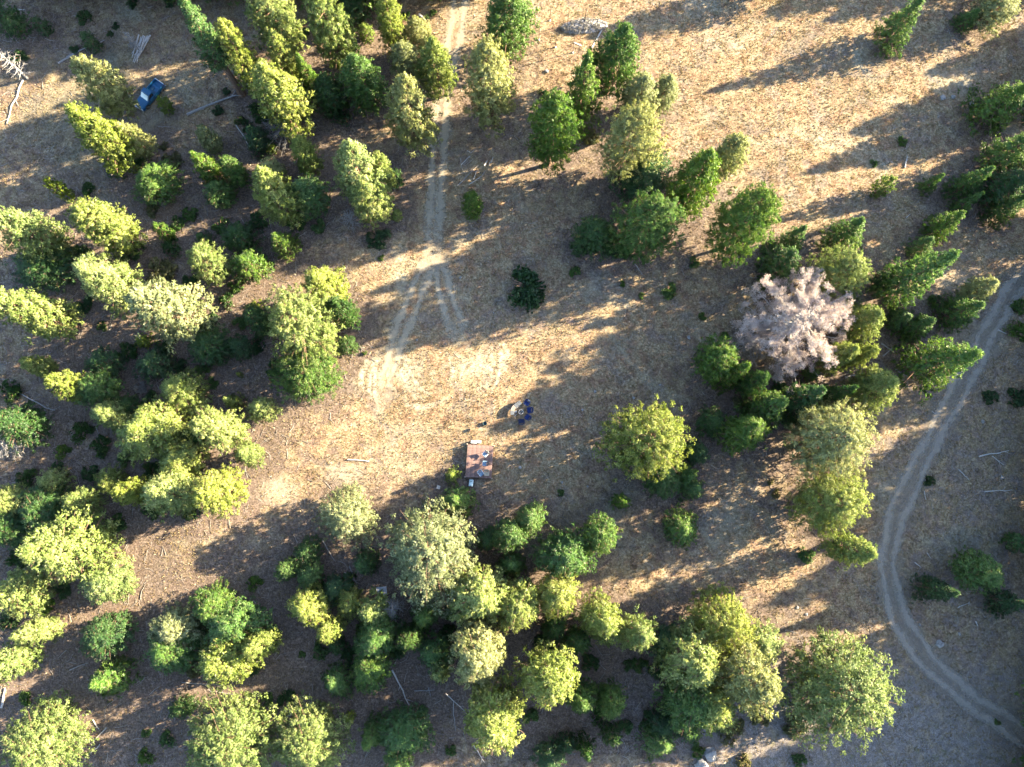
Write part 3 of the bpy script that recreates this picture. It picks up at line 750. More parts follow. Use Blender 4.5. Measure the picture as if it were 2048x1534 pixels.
LOGS = [(375,230,473,190,.24,'deadwood','long thick grey log'),(390,223,467,194,.16,'deadwood','thinner grey log'),(473,250,502,297,.10,'palewood','straight pale pole'),
 (117,127,173,95,.17,'deadwood','grey crooked log'),(133,114,163,100,.12,'deadwood','short grey log'),(190,90,210,80,.14,'deadwood','short grey log end'),(27,17,52,20,.09,'palewood','short pale pole'),
 (47,160,13,247,.14,'palewood','long bare pale fallen trunk'),(317,253,350,254,.06,'deadwood','thin grey pole'),(838,29,850,40,.26,'palewood','short thick pale log'),
 (695.5,918.7,739,922.7,.11,'palewood','long whitish pole lying alone'),(1809.7,335,1814.7,312,.13,'palewood','short whitish log lying alone'),(1813,435,1821,428,.07,'palewood','short pale stick'),
 (1956,912,2016,902,.12,'palewood','long pale branched log'),(1983,912,2006,930,.08,'palewood','pale curved branch'),(1916,939,1936,960,.08,'palewood','pale slanting pole'),(1966,983,2023,981,.10,'palewood','straight level pale pole'),
 (1763,687,1789,705,.13,'deadwood','grey branchy log'),(1766,712,1786,695,.11,'deadwood','grey crossed log'),(1789,738,1819,757,.10,'deadwood','grey slanting log'),(1689,755,1713,749,.14,'deadwood','thick grey log'),
 (1916,1215,1939,1205,.08,'palewood','straight pale pole'),(1829,1125,1842,1135,.08,'palewood','short pale log'),(1853,1105,1861,1117,.06,'palewood','tiny pale stick'),(1951,1242,1956,1252,.09,'palewood','stubby pale log'),
 (785,1339,819,1409,.13,'palewood','long pale fallen pole'),(829,1382,869,1380,.09,'deadwood','level grey pole'),(857,1374,862,1394,.07,'deadwood','short upright-lying grey stick'),(892,1387,929,1422,.08,'palewood','slanting pale pole'),
 (906,1404,911,1462,.08,'deadwood','long thin grey pole'),(942,1402,934,1465,.08,'deadwood','long crooked grey pole'),(946,1489,969,1525,.08,'palewood','slanting pale stick'),(569,1435,625,1402,.10,'palewood','long pale branch'),
 (582,1450,622,1418,.08,'palewood','thin pale branch'),(642,1422,640,1398,.06,'deadwood','short grey stick'),(644,1080,669,1122,.10,'deadwood','grey slanting branch'),(689,1145,715,1165,.09,'deadwood','grey forked branch'),
 (699,1132,712,1165,.08,'deadwood','grey steep branch'),(213,1455,180,1489,.10,'deadwood','grey curved pole'),(200,1489,167,1519,.09,'deadwood','grey thin pole'),(185,1440,197,1459,.08,'palewood','short pale pole'),
 (363,1365,447,1372,.08,'deadwood','long thin grey branch'),(420,1384,470,1389,.07,'deadwood','level thin grey branch'),(140,1339,177,1325,.08,'deadwood','grey twiggy branch'),(5,1415,12,1375,.17,'palewood','thick pale trunk'),
 (30,782,110,822,.12,'deadwood','very long grey fallen trunk'),(37,549,77,565,.10,'deadwood','grey slanting log'),(234,889,267,900,.08,'deadwood','thin grey pole'),(193,855,200,872,.07,'deadwood','short grey stick'),
 (1270,527,1285,549,.08,'deadwood','grey bent branch'),(1862,822,1870,828,.08,'palewood','stubby pale stick'),(1846,982,1850,1000,.07,'palewood','short pale stick'),(1995,660,2012,668,.09,'palewood','pale slanting stick'),
 (745,415,760,437,.06,'deadwood','thin grey branch'),(690,437,712,420,.06,'deadwood','thin grey crossed branch'),(1640,745,1650,752,.06,'deadwood','tiny grey stick')]
for i, r in enumerate(LOGS): log(*r, seed=100 + i)
HEAP = [(914.7,373,956,331.5,.08),(938,370.6,964,352.6,.07),(964,352.6,971,342,.06),(946.7,360,955,341,.06),(916,350,934,346,.05),(922.5,332,939,315,.08),(926,333,936,324,.06),
 (921.7,319,922.5,333,.05),(922.5,333,927,345.6,.05),(935,304,942,309,.07),(942,309,949,303,.07),(968.6,334,975,324,.12),(982,328,986.5,316,.12),(978,334,980,327,.07)]
for i, r in enumerate(HEAP): log(*r, 'palewood' if i % 2 else 'deadwood', None, 300 + i, 'cut_branch', 'branch', 'cut branches heaped beside the grass track', up=0.03 * i)
PILE = [(283,75,268,125),(288,73,270,127),(293,76,275,127),(300,78,277,117),(303,73,270,112),(280,72,266,117),(287,78,264,108),(297,74,273,121)]
for i, r in enumerate(PILE): log(*r, .13, 'palewood', None, 340 + i, 'stacked_pole', 'pole', 'pale poles stacked near the blue pickup', up=0.10 * (i % 3), forks=0)
for o, noun, cat, X, Y, g in RECORD:
    if noun is None:
        o['label'] = 'cut grey branch in the loose heap beside the grass track' if cat == 'branch' else 'pale bare pole in the fanned pile of poles near the blue pickup'
        o['category'] = cat; o['group'] = g

# ------------------------------------------------------------------ rocks
def rock(X, Y, w, seed, noun='grey rock'):
    rr = np.random.default_rng(seed)
    m = bpy.data.meshes.new('rock')
    import bmesh
    bm = bmesh.new(); bmesh.ops.create_icosphere(bm, subdivisions=2, radius=1.0)
    ph = rr.uniform(0, 6, 6)
    r = 0.5 * w * CAM_H / F_PX
    for v in bm.verts:
        c = v.co
        k = 1 + 0.2 * math.sin(c.x * 3 + ph[0]) * math.cos(c.y * 2.6 + ph[1]) + 0.12 * math.sin(c.z * 5 + c.x * 4 + ph[2])
        v.co = Vector((c.x * k * r, c.y * k * r * rr.uniform(0.85, 1.0), c.z * k * r * 0.6))
    bm.to_mesh(m); bm.free()
    o = obj('rock', m, M['rock']); o.location = gpz(X, Y) + Vector((0, 0, 0.15 * r)); o.rotation_euler = (0, 0, rr.uniform(0, 6))
    RECORD.append((o, noun, 'rock', X, Y, 'rocks lying on the ground'))
for i, r in enumerate([(1420,1508,26,'large grey boulder'),(1402,1530,24,'grey boulder'),(1880,1288,16,'grey rock'),(1944,208,13,'pale boulder'),(1884,197,12,'flat pale rock'),(1905,195,11,'pale rock'),(1594,1215,6,'small white rock'),
  (1612,1228,6,'small white rock'),(1040,935,7,'white rock'),(1190,783,6,'small white rock'),(1267,796,6,'small white rock'),(1320,770,5,'small white rock'),(1378,675,8,'pale rock'),(1175,973,5,'small white rock'),
  (1124,965,5,'small white rock'),(834,680,5,'small white rock'),(921,555,5,'small white rock'),(1165,820,5,'small white rock'),(1462,1470,0,''),(1920,1268,6,'small grey rock'),(1840,1250,5,'small pale rock'),(905,795,3,'pale rock'),(930,798,3,'pale rock'),
  (1093,145,9,'grey rock'),(1965,843,9,'grey rock'),(2003,955,9,'dark grey rock')]):
    if r[2]: rock(r[0], r[1], r[2], 900 + i, r[3])
# ------------------------------------------------------------------ the camp: deck, chairs, fire ring, boxes
M['deckwood'] = simple('brown_deck_boards', (0.185, 0.118, 0.106), 0.75, var=0.35, scale=2.5)
M['deckframe'] = simple('pale_deck_frame', (0.34, 0.28, 0.225), 0.8, var=0.2)
M['blue'] = simple('blue_canvas', (0.006, 0.020, 0.095), 0.8, var=0.35, scale=5)
M['navy'] = simple('navy_canvas', (0.008, 0.015, 0.05), 0.8, var=0.3, scale=5)
M['steel'] = simple('steel_tube', (0.16, 0.16, 0.165), 0.45, 0.8, var=0.15)
M['dark_steel'] = simple('dark_steel', (0.035, 0.033, 0.032), 0.6, 0.4, var=0.4)
M['white'] = simple('white_plastic', (0.52, 0.53, 0.53), 0.45, var=0.05)
M['aqua'] = simple('pale_aqua_plastic', (0.50, 0.64, 0.66), 0.4, var=0.06)
M['black'] = simple('black_plastic', (0.015, 0.015, 0.016), 0.5, var=0.2)
M['sling'] = simple('blue_grey_sling', (0.16, 0.24, 0.33), 0.8, var=0.3, scale=8)
M['beige'] = simple('beige_fabric', (0.40, 0.345, 0.26), 0.85, var=0.25, scale=8)
M['cushion'] = simple('grey_patterned_cushion', (0.075, 0.088, 0.11), 0.75, var=0.7, scale=14)
M['pink'] = simple('faded_pink_cushion', (0.20, 0.165, 0.15), 0.75, var=0.3, scale=9)
M['ply'] = simple('weathered_boards', (0.34, 0.36, 0.40), 0.85, var=0.3, scale=5)
M['stake'] = simple('dark_stake', (0.10, 0.07, 0.055), 0.8, var=0.3)
M['ash'] = simple('grey_brush_heap', (0.30, 0.29, 0.30), 0.95, var=0.5, scale=5)
M['tub'] = simple('dark_teal_tub', (0.015, 0.045, 0.06), 0.6, var=0.3)

DZ = 0.72
c4 = [Vector(gp(*p, DZ)) for p in ((936.2, 888), (987, 892.3), (982.4, 956.5), (929.6, 954))]     # TL TR BR BL
dc = sum(c4, Vector((0, 0))) / 4
ex = ((c4[1] - c4[0]) + (c4[2] - c4[3])); dw = ex.length / 2; dl = ((c4[0] - c4[3]) + (c4[1] - c4[2])).length / 2
dang = math.atan2(ex.y, ex.x)
dg = float(hz(dc.x, dc.y))
deck = empty('wooden_deck', (dc.x, dc.y, dg), dang)
tag(deck, 'raised reddish-brown plank deck standing alone in the clearing', 'deck')
NPL = 24
pw = dw / NPL
rr = random.Random(3)
pm = []
for k in range(4):
    b = MB(); b.box((0, 0, 0), (pw - 0.028, dl, 0.035)); me = b.mesh('plank'); me.materials.append(simple('deck_board', tuple(c * (0.85 + 0.1 * k) for c in (0.185, 0.118, 0.106)), 0.7, var=0.3, scale=3)); pm.append(me)
for k in range(NPL):
    o = obj('plank', pm[k % 4], None, deck)
    o.location = (-dw / 2 + (k + 0.5) * pw, rr.uniform(-0.035, 0.035), DZ - 0.0175 + rr.uniform(-0.004, 0.004))
for y in (-dl / 2 + 0.06, 0, dl / 2 - 0.06):
    b = MB(); b.box((0, y, DZ - 0.12), (dw - 0.02, 0.05, 0.16)); b.build('beam', M['deckframe'], deck)
for x in (-dw / 2 + 0.03, dw / 2 - 0.03):
    b = MB(); b.box((x, 0, DZ - 0.38), (0.03, dl - 0.2, 0.66)); b.build('skirt_board', M['deckwood'], deck)
for sx, sy in ((-1, -1), (-1, 1), (1, -1), (1, 1)):
    b = MB(); b.box((sx * (dw / 2 + 0.06), sy * (dl / 2 + 0.03), DZ / 2 - 0.02), (0.14, 0.14, DZ + 0.2)); b.build('post', M['deckframe'], deck)

def place(e, X, Y, z, face_px=None, ang=None):
    x, y = gp(X, Y, z + 0.3)
    e.location = (x, y, float(hz(x, y)) + z)
    if face_px is not None:
        fx_, fy_ = gp(*face_px, z + 0.3); ang = math.atan2(fy_ - y, fx_ - x)
    e.rotation_euler = (0, 0, ang or 0)
    return e

def camp_chair(X, Y, face, z, seatm, frame, label, w=0.78, d=0.62, name='camp_chair', group=None, towel=None, cat='chair'):
    """faces +x"""
    e = place(empty(name), X, Y, z, face)
    b = MB()
    n = 5
    vs, fs = [], []
    for th in (0.0, -0.02):
        for i in range(n + 1):
            for j in range(n + 1):
                u, v = i / n, j / n
                vs.append((-d / 2 + u * d, (-0.5 + v) * w * 0.86, 0.44 - 0.06 * math.sin(math.pi * u) * math.sin(math.pi * v) - 0.02 * (1 - u) + th))
    m_ = (n + 1)**2
    for i in range(n):
        for j in range(n):
            a = i * (n + 1) + j
            fs += [(a, a + n + 1, a + n + 2, a + 1), (m_ + a, m_ + a + 1, m_ + a + n + 2, m_ + a + n + 1)]
    b.add(vs, fs); b.build('seat', seatm, e)
    b = MB(); vs, fs = [], []
    for th in (0.0, -0.025):
        for i in range(n + 1):
            for j in range(n + 1):
                u, v = i / n, j / n
                vs.append((-d / 2 - 0.22 * u - 0.10 * math.sin(math.pi * v) + th, (-0.5 + v) * w * (0.92 + 0.06 * u), 0.42 + 0.48 * u))
    fs = []
    for i in range(n):
        for j in range(n):
            a = i * (n + 1) + j
            fs += [(a, a + 1, a + n + 2, a + n + 1), (m_ + a, m_ + a + n + 1, m_ + a + n + 2, m_ + a + 1)]
    b.add(vs, fs); b.build('backrest', towel or seatm, e)
    for s in (-1, 1):
        b = MB(); b.box((-0.06, s * w / 2, 0.60), (d * 0.95, 0.09, 0.035)); b.build('armrest', seatm if frame is M['steel'] else frame, e)
        b = MB(); b.tube([(d / 2, s * w * 0.46, 0), (d / 2 - 0.02, s * w * 0.48, 0.59)], [0.02, 0.02], 6); b.build('leg', frame, e)
        b = MB(); b.tube([(-d / 2, s * w * 0.46, 0), (-d / 2 - 0.02, s * w * 0.48, 0.45), (-d / 2 - 0.24, s * w * 0.5, 0.92)], [0.02, 0.02, 0.018], 6); b.build('leg', frame, e)
    b = MB(); b.tube([(-d / 2 - 0.23, -w * 0.49, 0.91), (-d / 2 - 0.30, 0, 0.91), (-d / 2 - 0.23, w * 0.49, 0.91)], [0.018] * 3, 6); b.build('top_rail', frame, e)
    tag(e, label, cat, group)
    return e
FP = (1042, 824)
GC = 'blue camp chairs round the fire ring'
c1 = camp_chair(1053, 807, FP, 0, M['blue'], M['steel'], 'blue camp chair with a white patch on its back, by the fire ring', group=GC)
b = MB(); b.box((-0.50, 0.10, 0.74), (0.03, 0.34, 0.2), Matrix.Rotation(-0.4, 3, 'Y')); b.build('white_patch', M['white'], c1)
camp_chair(1058.5, 821, FP, 0, M['blue'], M['steel'], 'blue camp chair beside the fire ring, directly opposite the curved bench', w=0.84, group=GC)
camp_chair(1054.5, 834, FP, 0, M['blue'], M['steel'], 'blue camp chair between two other blue chairs at the fire ring, near the deck side', group=GC)
camp_chair(1043, 842.5, FP, 0, M['navy'], M['steel'], 'dark navy camp chair at the fire ring, last of the row towards the deck', w=0.84, group=GC)
GD = 'lawn chairs on the deck'
camp_chair(970, 909, (962, 918), DZ, M['sling'], M['white'], 'blue-grey lawn chair with a beige back, uppermost on the deck', 0.66, 0.6, 'lawn_chair', GD, M['beige'])
camp_chair(969, 927, (960, 926), DZ, M['sling'], M['steel'], 'grey lawn chair in the sunny middle of the deck', 0.66, 0.6, 'lawn_chair', GD, M['cushion'])
camp_chair(962.4, 947.5, (968, 955), DZ, M['sling'], M['white'], 'blue-grey lawn chair with white frame, turned askew at the lower end of the deck', 0.66, 0.6, 'lawn_chair', GD)
camp_chair(973.4, 947.5, (973.4, 960), DZ, M['beige'], M['beige'], 'beige lawn chair at the lower corner of the deck', 0.66, 0.6, 'lawn_chair', GD, M['beige'])

# fire ring
fr = place(empty('fire_ring'), 1042, 824.5, 0)
x, y = gp(1042, 824.5); fr.location = (x, y, float(hz(x, y)))
b = MB(); b.lathe([(0.34, 0), (0.35, 0.30), (0.29, 0.31), (0.28, 0.03)], 24, ring=True); b.build('rim', M['steel'], fr)
b = MB(); b.lathe([(0.365, 0.275), (0.37, 0.325), (0.275, 0.327), (0.28, 0.29)], 24, ring=True); b.build('rim_cap', M['palewood'], fr)
b = MB(); b.lathe([(0.27, 0.03), (0.22, 0.07), (0.0, 0.09)], 14); b.build('ash_bed', M['black'], fr)
b = MB(); b.box((0.0, 0.02, 0.17), (0.26, 0.09, 0.08), Matrix.Rotation(0.9, 3, 'Z')); b.build('charred_log', M['palewood'], fr)
tag(fr, 'round metal fire ring with pale rim between the blue chairs', 'fire pit')

# curved bench
bp = [gp(*p) for p in ((1024.6,831),(1024.6,823),(1027.5,816.2),(1034.5,810),(1041.5,805.6))]
bc = Vector((sum(p[0] for p in bp) / 5, sum(p[1] for p in bp) / 5))
bench = empty('curved_bench', (bc.x, bc.y, float(hz(bc.x, bc.y))))
tag(bench, 'curved grey cushioned bench beside the fire ring', 'bench')
path = smooth_path([(p[0] - bc.x, p[1] - bc.y) for p in bp], 0.22)
dd = np.gradient(path, axis=0); dd /= np.linalg.norm(dd, axis=1)[:, None]
nn = np.stack([-dd[:, 1], dd[:, 0]], -1)               # towards the outside
n = len(path)
def arc(i0, i1, o0, o1, z0, z1, top=None):
    vs, fs = [], []
    for i in range(i0, i1 + 1):
        for o, z in ((o0, z0), (o1, z0), (o1, top or z1), (o0, z1)):
            vs.append((path[i][0] + nn[i][0] * o, path[i][1] + nn[i][1] * o, z))
    for i in range(i1 - i0):
        for k in range(4):
            a, c = i * 4 + k, i * 4 + (k + 1) % 4
            fs.append((a, c, c + 4, a + 4))
    fs += [(3, 2, 1, 0), tuple((i1 - i0) * 4 + k for k in range(4))]
    b = MB(); b.add(vs, fs); return b
cut = [0, n // 4, n // 2, 3 * n // 4, n - 1]
for k in range(4):
    arc(cut[k], cut[k + 1], -0.27, 0.15, 0.36, 0.47).build('seat_cushion', M['pink'] if k == 1 else M['cushion'], bench, 0.03)
    arc(cut[k], cut[k + 1], 0.15, 0.27, 0.36, 0.80).build('back_cushion', M['pink'] if k == 1 else M['cushion'], bench, 0.03)
for i in cut:
    for o in (-0.22, 0.22):
        b = MB(); p = path[i] + nn[i] * o; b.tube([(p[0], p[1], 0), (p[0], p[1], 0.37)], [0.025, 0.025], 6); b.build('leg', M['steel'], bench)
for X_, Y_, l_, nm_, lb_, a_ in ((1031.0, 823.6, 0.42, 'drink_can', 'small pale box lying on the grass inside the curved bench', 0.3), (1031.3, 830.4, 0.42, 'tent_peg', 'white stick lying by the lower end of the curved bench', 1.0),
                                 (1035.5, 814.5, 0.7, 'poker', 'pale rod lying along the inner side of the curved bench', 0.6)):
    b = MB(); b.box((0, 0, 0.03), (l_, 0.10 if nm_ != 'drink_can' else 0.28, 0.06), Matrix.Rotation(a_, 3, 'Z'))
    o = b.build({'drink_can': 'small_box', 'tent_peg': 'white_stick', 'poker': 'pale_rod'}[nm_], M['palewood'], None, 0.015); o.location = gpz(X_, Y_)
    tag(o, lb_, 'box' if nm_ == 'drink_can' else 'stick')

def crate(name, X, Y, dims, mat, label, cat, rot=0.0, lid=True):
    e = empty(name, gpz(X, Y), rot)
    b = MB(); b.box((0, 0, dims[2] / 2), dims); b.build('body', mat, e, 0.03)
    if lid:
        b = MB(); b.box((0, 0, dims[2] + 0.03), (dims[0] * 1.04, dims[1] * 1.06, 0.06)); b.build('lid', mat, e, 0.02)
        for s in (-1, 1):
            b = MB(); b.box((s * (dims[0] / 2 + 0.02), 0, dims[2] * 0.7), (0.04, 0.16, 0.04)); b.build('handle', M['steel'], e)
    return tag(e, label, cat)
crate('cool_box', 948, 884.2, (0.82, 0.42, 0.42), M['white'], 'larger white cool box against the upper edge of the deck', 'cool box', dang)
crate('cool_box', 958.3, 884.0, (0.58, 0.38, 0.38), M['white'], 'smaller white cool box against the upper edge of the deck', 'cool box', dang)
tank = empty('water_tank', gpz(942.2, 966), dang - 0.06)
b = MB(); b.prism([(-0.31, 0.0), (0.31, 0.0), (0.33, 0.22), (0.24, 0.38), (-0.24, 0.38), (-0.33, 0.22)], -0.5, 0.5); b.build('body', M['aqua'], tank, 0.09)
b = MB(); b.lathe([(0.075, 0.37), (0.075, 0.43), (0.05, 0.44)], 14, (-0.02, 0.2, 0)); b.build('cap', M['black'], tank)
b = MB(); b.box((0.04, -0.43, 0.4), (0.26, 0.07, 0.06)); b.build('handle', M['dark_steel'], tank, 0.02)
tag(tank, 'pale aqua-white plastic tank with a round black cap below the deck', 'tank')
bo = empty('square_board', gpz(877, 974.5), -0.25)
b = MB(); b.box((0, 0, 0.14), (0.5, 0.5, 0.06)); b.build('top', M['palewood'], bo, 0.01)
for sx, sy in ((-1, -1), (-1, 1), (1, -1), (1, 1)):
    b = MB(); b.box((sx * .2, sy * .2, 0.055), (0.06, 0.06, 0.11)); b.build('leg', M['palewood'], bo)
tag(bo, 'small square cream stool on the grass left of the small pine by the deck', 'stool')
pal = empty('wooden_pallet', gpz(764, 1182), 0.12)
for k in range(7):
    b = MB(); b.box((-0.62 + k * 0.207, 0.03, 0.34), (0.19, 1.15, 0.03)); b.build('slat', M['ply'], pal)
for y_ in (-0.56, 0.0, 0.56):
    b = MB(); b.box((0, y_, 0.16), (1.44, 0.08, 0.32)); b.build('runner', M['deckframe'], pal)
b = MB(); b.box((0.15, -0.2, 0.37), (0.5, 0.12, 0.03), Matrix.Rotation(0.2, 3, 'Z')); b.build('loose_board', M['deckframe'], pal)
tag(pal, 'square weathered grey slatted pallet beside the spiky leafless snag', 'pallet')
tb = empty('tub', gpz(970, 847.5))
b = MB(); b.lathe([(0.24, 0), (0.31, 0.30), (0.27, 0.30), (0.22, 0.05), (0, 0.04)], 18); b.build('bowl', M['tub'], tb)
b = MB(); b.tube([(0.29 * math.cos(a), 0.29 * math.sin(a), 0.30) for a in np.linspace(0, 6.28, 19)], [0.02] * 19, 5); b.build('rim', M['tub'], tb)
tag(tb, 'dark teal tub standing alone on the grass above the deck', 'tub')
st = empty('tree_stump', gpz(939, 860))
b = MB(); b.lathe([(0.30, -0.05), (0.24, 0.10), (0.22, 0.26)], 12); b.build('bark', M['bark'], st)
b = MB(); b.lathe([(0.20, 0.25), (0.19, 0.275), (0, 0.27)], 12); b.build('cut_face', M['black'], st)
tag(st, 'small charred dark stump above the upper left corner of the deck', 'stump')

# ------------------------------------------------------------------ blue pickup
M['carblue'] = simple('blue_car_paint', (0.006, 0.075, 0.17), 0.35, 0.2, var=0.08, spec=0.6)
M['glass'] = simple('pale_reflecting_glass', (0.26, 0.36, 0.40), 0.08, var=0.05, spec=0.9)
M['darkglass'] = simple('dark_glass', (0.012, 0.016, 0.02), 0.08, var=0.1, spec=0.9)
M['tyre'] = simple('tyre_rubber', (0.02, 0.02, 0.02), 0.9, var=0.2)
M['chrome'] = simple('chrome', (0.6, 0.6, 0.6), 0.25, 1.0, var=0.1)
M['lamp'] = simple('lamp_glass', (0.7, 0.7, 0.68), 0.2, var=0.05)
M['tail'] = simple('tail_lamp', (0.35, 0.02, 0.02), 0.3, var=0.05)
M['bedgrey'] = simple('truck_bed_liner', (0.02, 0.06, 0.11), 0.7, var=0.3)
fx0, fy0 = gp(283, 209, 0.6); bx0, by0 = gp(315.5, 171, 0.6)
tang = math.atan2(fy0 - by0, fx0 - bx0)
tx, ty = (fx0 + bx0) / 2, (fy0 + by0) / 2
tr = empty('pickup_truck', (tx, ty, float(hz(tx, ty))), tang)
tag(tr, 'blue pickup truck parked among the trees', 'pickup truck')
W = 0.95
def shell(name, outline, y0, y1, mat, parent, bev=0.04):
    b = MB(); b.prism(outline, y0, y1); return b.build(name, mat, parent, bev)
# lower body with wheel arches
low = [(2.62, 0.42), (2.66, 0.62), (2.58, 0.86)]
low += [(1.05, 1.02), (-0.35, 1.02), (-0.35, 0.62), (-2.62, 0.62), (-2.66, 0.42)]
def archpts(cx): return [(cx + 0.46 * math.cos(a), 0.36 + 0.46 * math.sin(a)) for a in np.linspace(math.pi * 0.98, 0.02 * math.pi, 9)]
low2 = low + archpts(-1.65) + archpts(1.72)
body = shell('body', low2, -W, W, M['carblue'], tr, 0.035)
shell('hood', [(2.55, 0.85), (1.12, 1.00), (1.06, 1.07), (2.35, 0.95)], -0.84, 0.84, M['carblue'], tr, 0.03)
cab = shell('cab', [(1.08, 1.0), (0.42, 1.64), (0.25, 1.70), (-0.28, 1.68), (-0.40, 1.0)], -0.78, 0.78, M['darkglass'], tr, 0.03)
shell('cab_roof', [(0.46, 1.64), (0.30, 1.735), (-0.33, 1.72), (-0.36, 1.62)], -0.80, 0.80, M['carblue'], cab, 0.03)
for s in (-1, 1):
    shell('pillar', [(1.12, 1.0), (0.46, 1.66), (0.34, 1.66), (1.0, 1.0)], s * 0.79 - 0.03, s * 0.79 + 0.03, M['carblue'], cab, 0.01)
    shell('pillar', [(-0.26, 1.0), (-0.26, 1.66), (-0.36, 1.66), (-0.42, 1.0)], s * 0.79 - 0.03, s * 0.79 + 0.03, M['carblue'], cab, 0.01)
    d_ = shell('door', [(0.95, 0.5), (0.98, 1.0), (-0.24, 1.0), (-0.24, 0.5)], s * 0.955 - 0.012, s * 0.955 + 0.012, M['carblue'], tr, 0.008)
    b = MB(); b.box((-0.10, s * 0.985, 0.88), (0.18, 0.03, 0.04)); b.build('handle', M['chrome'], d_)
    b = MB(); b.box((0.86, s * 1.05, 1.10), (0.10, 0.20, 0.16)); b.build('wing_mirror', M['black'], tr, 0.02)
    b = MB(); b.box((-1.50, s * 0.88, 0.84), (2.26, 0.12, 0.46)); b.build('bed_side', M['carblue'], tr, 0.03)
    b = MB(); b.box((2.62, s * 0.70, 0.70), (0.08, 0.34, 0.16)); b.build('headlight', M['lamp'], tr, 0.02)
    b = MB(); b.box((-2.66, s * 0.86, 0.80), (0.06, 0.14, 0.30)); b.build('tail_light', M['tail'], tr, 0.02)
vs = [(1.085, -0.70, 1.03), (1.085, 0.70, 1.03), (0.475, 0.66, 1.63), (0.475, -0.66, 1.63)]
b = MB(); b.add([(x + 0.012, y, z + 0.012) for x, y, z in vs] + vs, [(0, 1, 2, 3), (7, 6, 5, 4), (0, 4, 5, 1), (1, 5, 6, 2), (2, 6, 7, 3), (3, 7, 4, 0)]); b.build('windscreen', M['glass'], tr)
b = MB(); b.box((-1.50, 0, 0.66), (2.2, 1.62, 0.05)); b.build('bed_floor', M['carblue'], tr)
b = MB(); b.box((-0.44, 0, 0.86), (0.06, 1.62, 0.40)); b.build('bed_front', M['bedgrey'], tr)
b = MB(); b.box((-2.63, 0, 0.84), (0.07, 1.70, 0.44)); b.build('tailgate', M['carblue'], tr, 0.02)
b = MB(); b.box((-2.63, 0, 1.075), (0.10, 1.78, 0.03)); b.build('tailgate_rail', M['chrome'], tr)
b = MB(); b.box((2.70, 0, 0.48), (0.14, 1.86, 0.18)); b.build('front_bumper', M['chrome'], tr, 0.03)
b = MB(); b.box((-2.72, 0, 0.48), (0.14, 1.80, 0.16)); b.build('rear_bumper', M['chrome'], tr, 0.03)
b = MB(); b.box((2.645, 0, 0.70), (0.05, 0.98, 0.2)); b.build('grille', M['black'], tr)
b = MB(); b.box((-0.72, 0.42, 0.80), (0.45, 0.5, 0.26)); b.box((-1.3, -0.3, 0.74), (0.9, 0.5, 0.12)); b.build('tool_box', M['bedgrey'], tr, 0.02)
for cx in (-1.65, 1.72):
    for s in (-1, 1):
        w_ = empty('wheel', (cx, s * 0.80, 0.36)); w_.parent = tr; w_.rotation_euler = (math.pi / 2, 0, 0)
        b = MB(); b.lathe([(0.22, -0.12), (0.34, -0.12), (0.37, -0.08), (0.37, 0.08), (0.34, 0.12), (0.22, 0.12)], 22); b.build('tyre', M['tyre'], w_)
        b = MB(); b.lathe([(0.22, -0.127), (0.19, -0.09), (0.05, -0.13), (0.05, 0.13), (0.19, 0.09), (0.22, 0.127)], 14); b.build('rim', M['chrome'], w_)

# ------------------------------------------------------------------ fenced garden plot: stakes, brush heap, boards
STK = [(1099.5,42,3.6,'tall dark stake, topmost and nearest the grass track, in the garden plot'),(1134.5,50,3.6,'tall dark stake in the garden plot, left of the grey brush heap'),
       (1169,46,3.4,'tall dark stake rising in front of the grey brush heap'),(1077.5,81,3.6,'tall dark stake standing nearest the grass track in the garden plot'),
       (1110.5,96,3.6,'tall dark stake between two others in the lower row of the garden plot'),(1145,107,3.8,'tall dark stake nearest the tall twin pines, lower row of the garden plot')]
for X_, Y_, h_, lb_ in STK:
    e = empty('garden_stake', gpz(X_, Y_))
    b = MB(); b.tube([(0, 0, -0.05), (0.02, 0.0, h_ * 0.5), (0.0, 0.03, h_)], [0.065, 0.055, 0.05], 6); b.build('shaft', M['stake'], e)
    b = MB(); b.lathe([(0.18, -0.02), (0.16, 0.10), (0.06, 0.22)], 9); b.build('foot', M['white'], e)
    tag(e, lb_, 'stake', 'stakes of the garden plot')
hp = gpz(1168, 54)
rgh = np.random.default_rng(5)
uu, vv = np.meshgrid(np.linspace(-1, 1, 44), np.linspace(-1, 1, 22))
rad = np.clip(1 - (uu**2 + vv**2), 0, 1)
zz = rad**0.7 * 0.75 + rgh.normal(size=uu.shape) * 0.10 * (rad > 0.02) - 0.06
V = np.stack([uu * 3.9 + rgh.normal(size=uu.shape) * .05, vv * 1.3 + 0.35 * uu + rgh.normal(size=uu.shape) * .05, zz], -1).reshape(-1, 3)
i_ = np.arange(44 * 22).reshape(22, 44)
q = np.stack([i_[:-1, :-1], i_[:-1, 1:], i_[1:, 1:], i_[1:, :-1]], -1).reshape(-1, 4)
he = empty('brush_heap', hp)
obj('mound', mesh_np('mound', V, q, 4), M['ash'], he)
Pp = V[rgh.choice(np.where(zz.ravel() > 0.05)[0], 260)]
Vl, Fl, tl = leaves(rgh, Pp, np.full(len(Pp), 0.25), 5, 4, 0.5, 0.022)
obj('twigs', mesh_np('twigs', Vl, Fl, 3, {'tone': tl}), M['greytwig'], he)
tag(he, 'long low grey brush heap in the garden plot', 'brush heap')
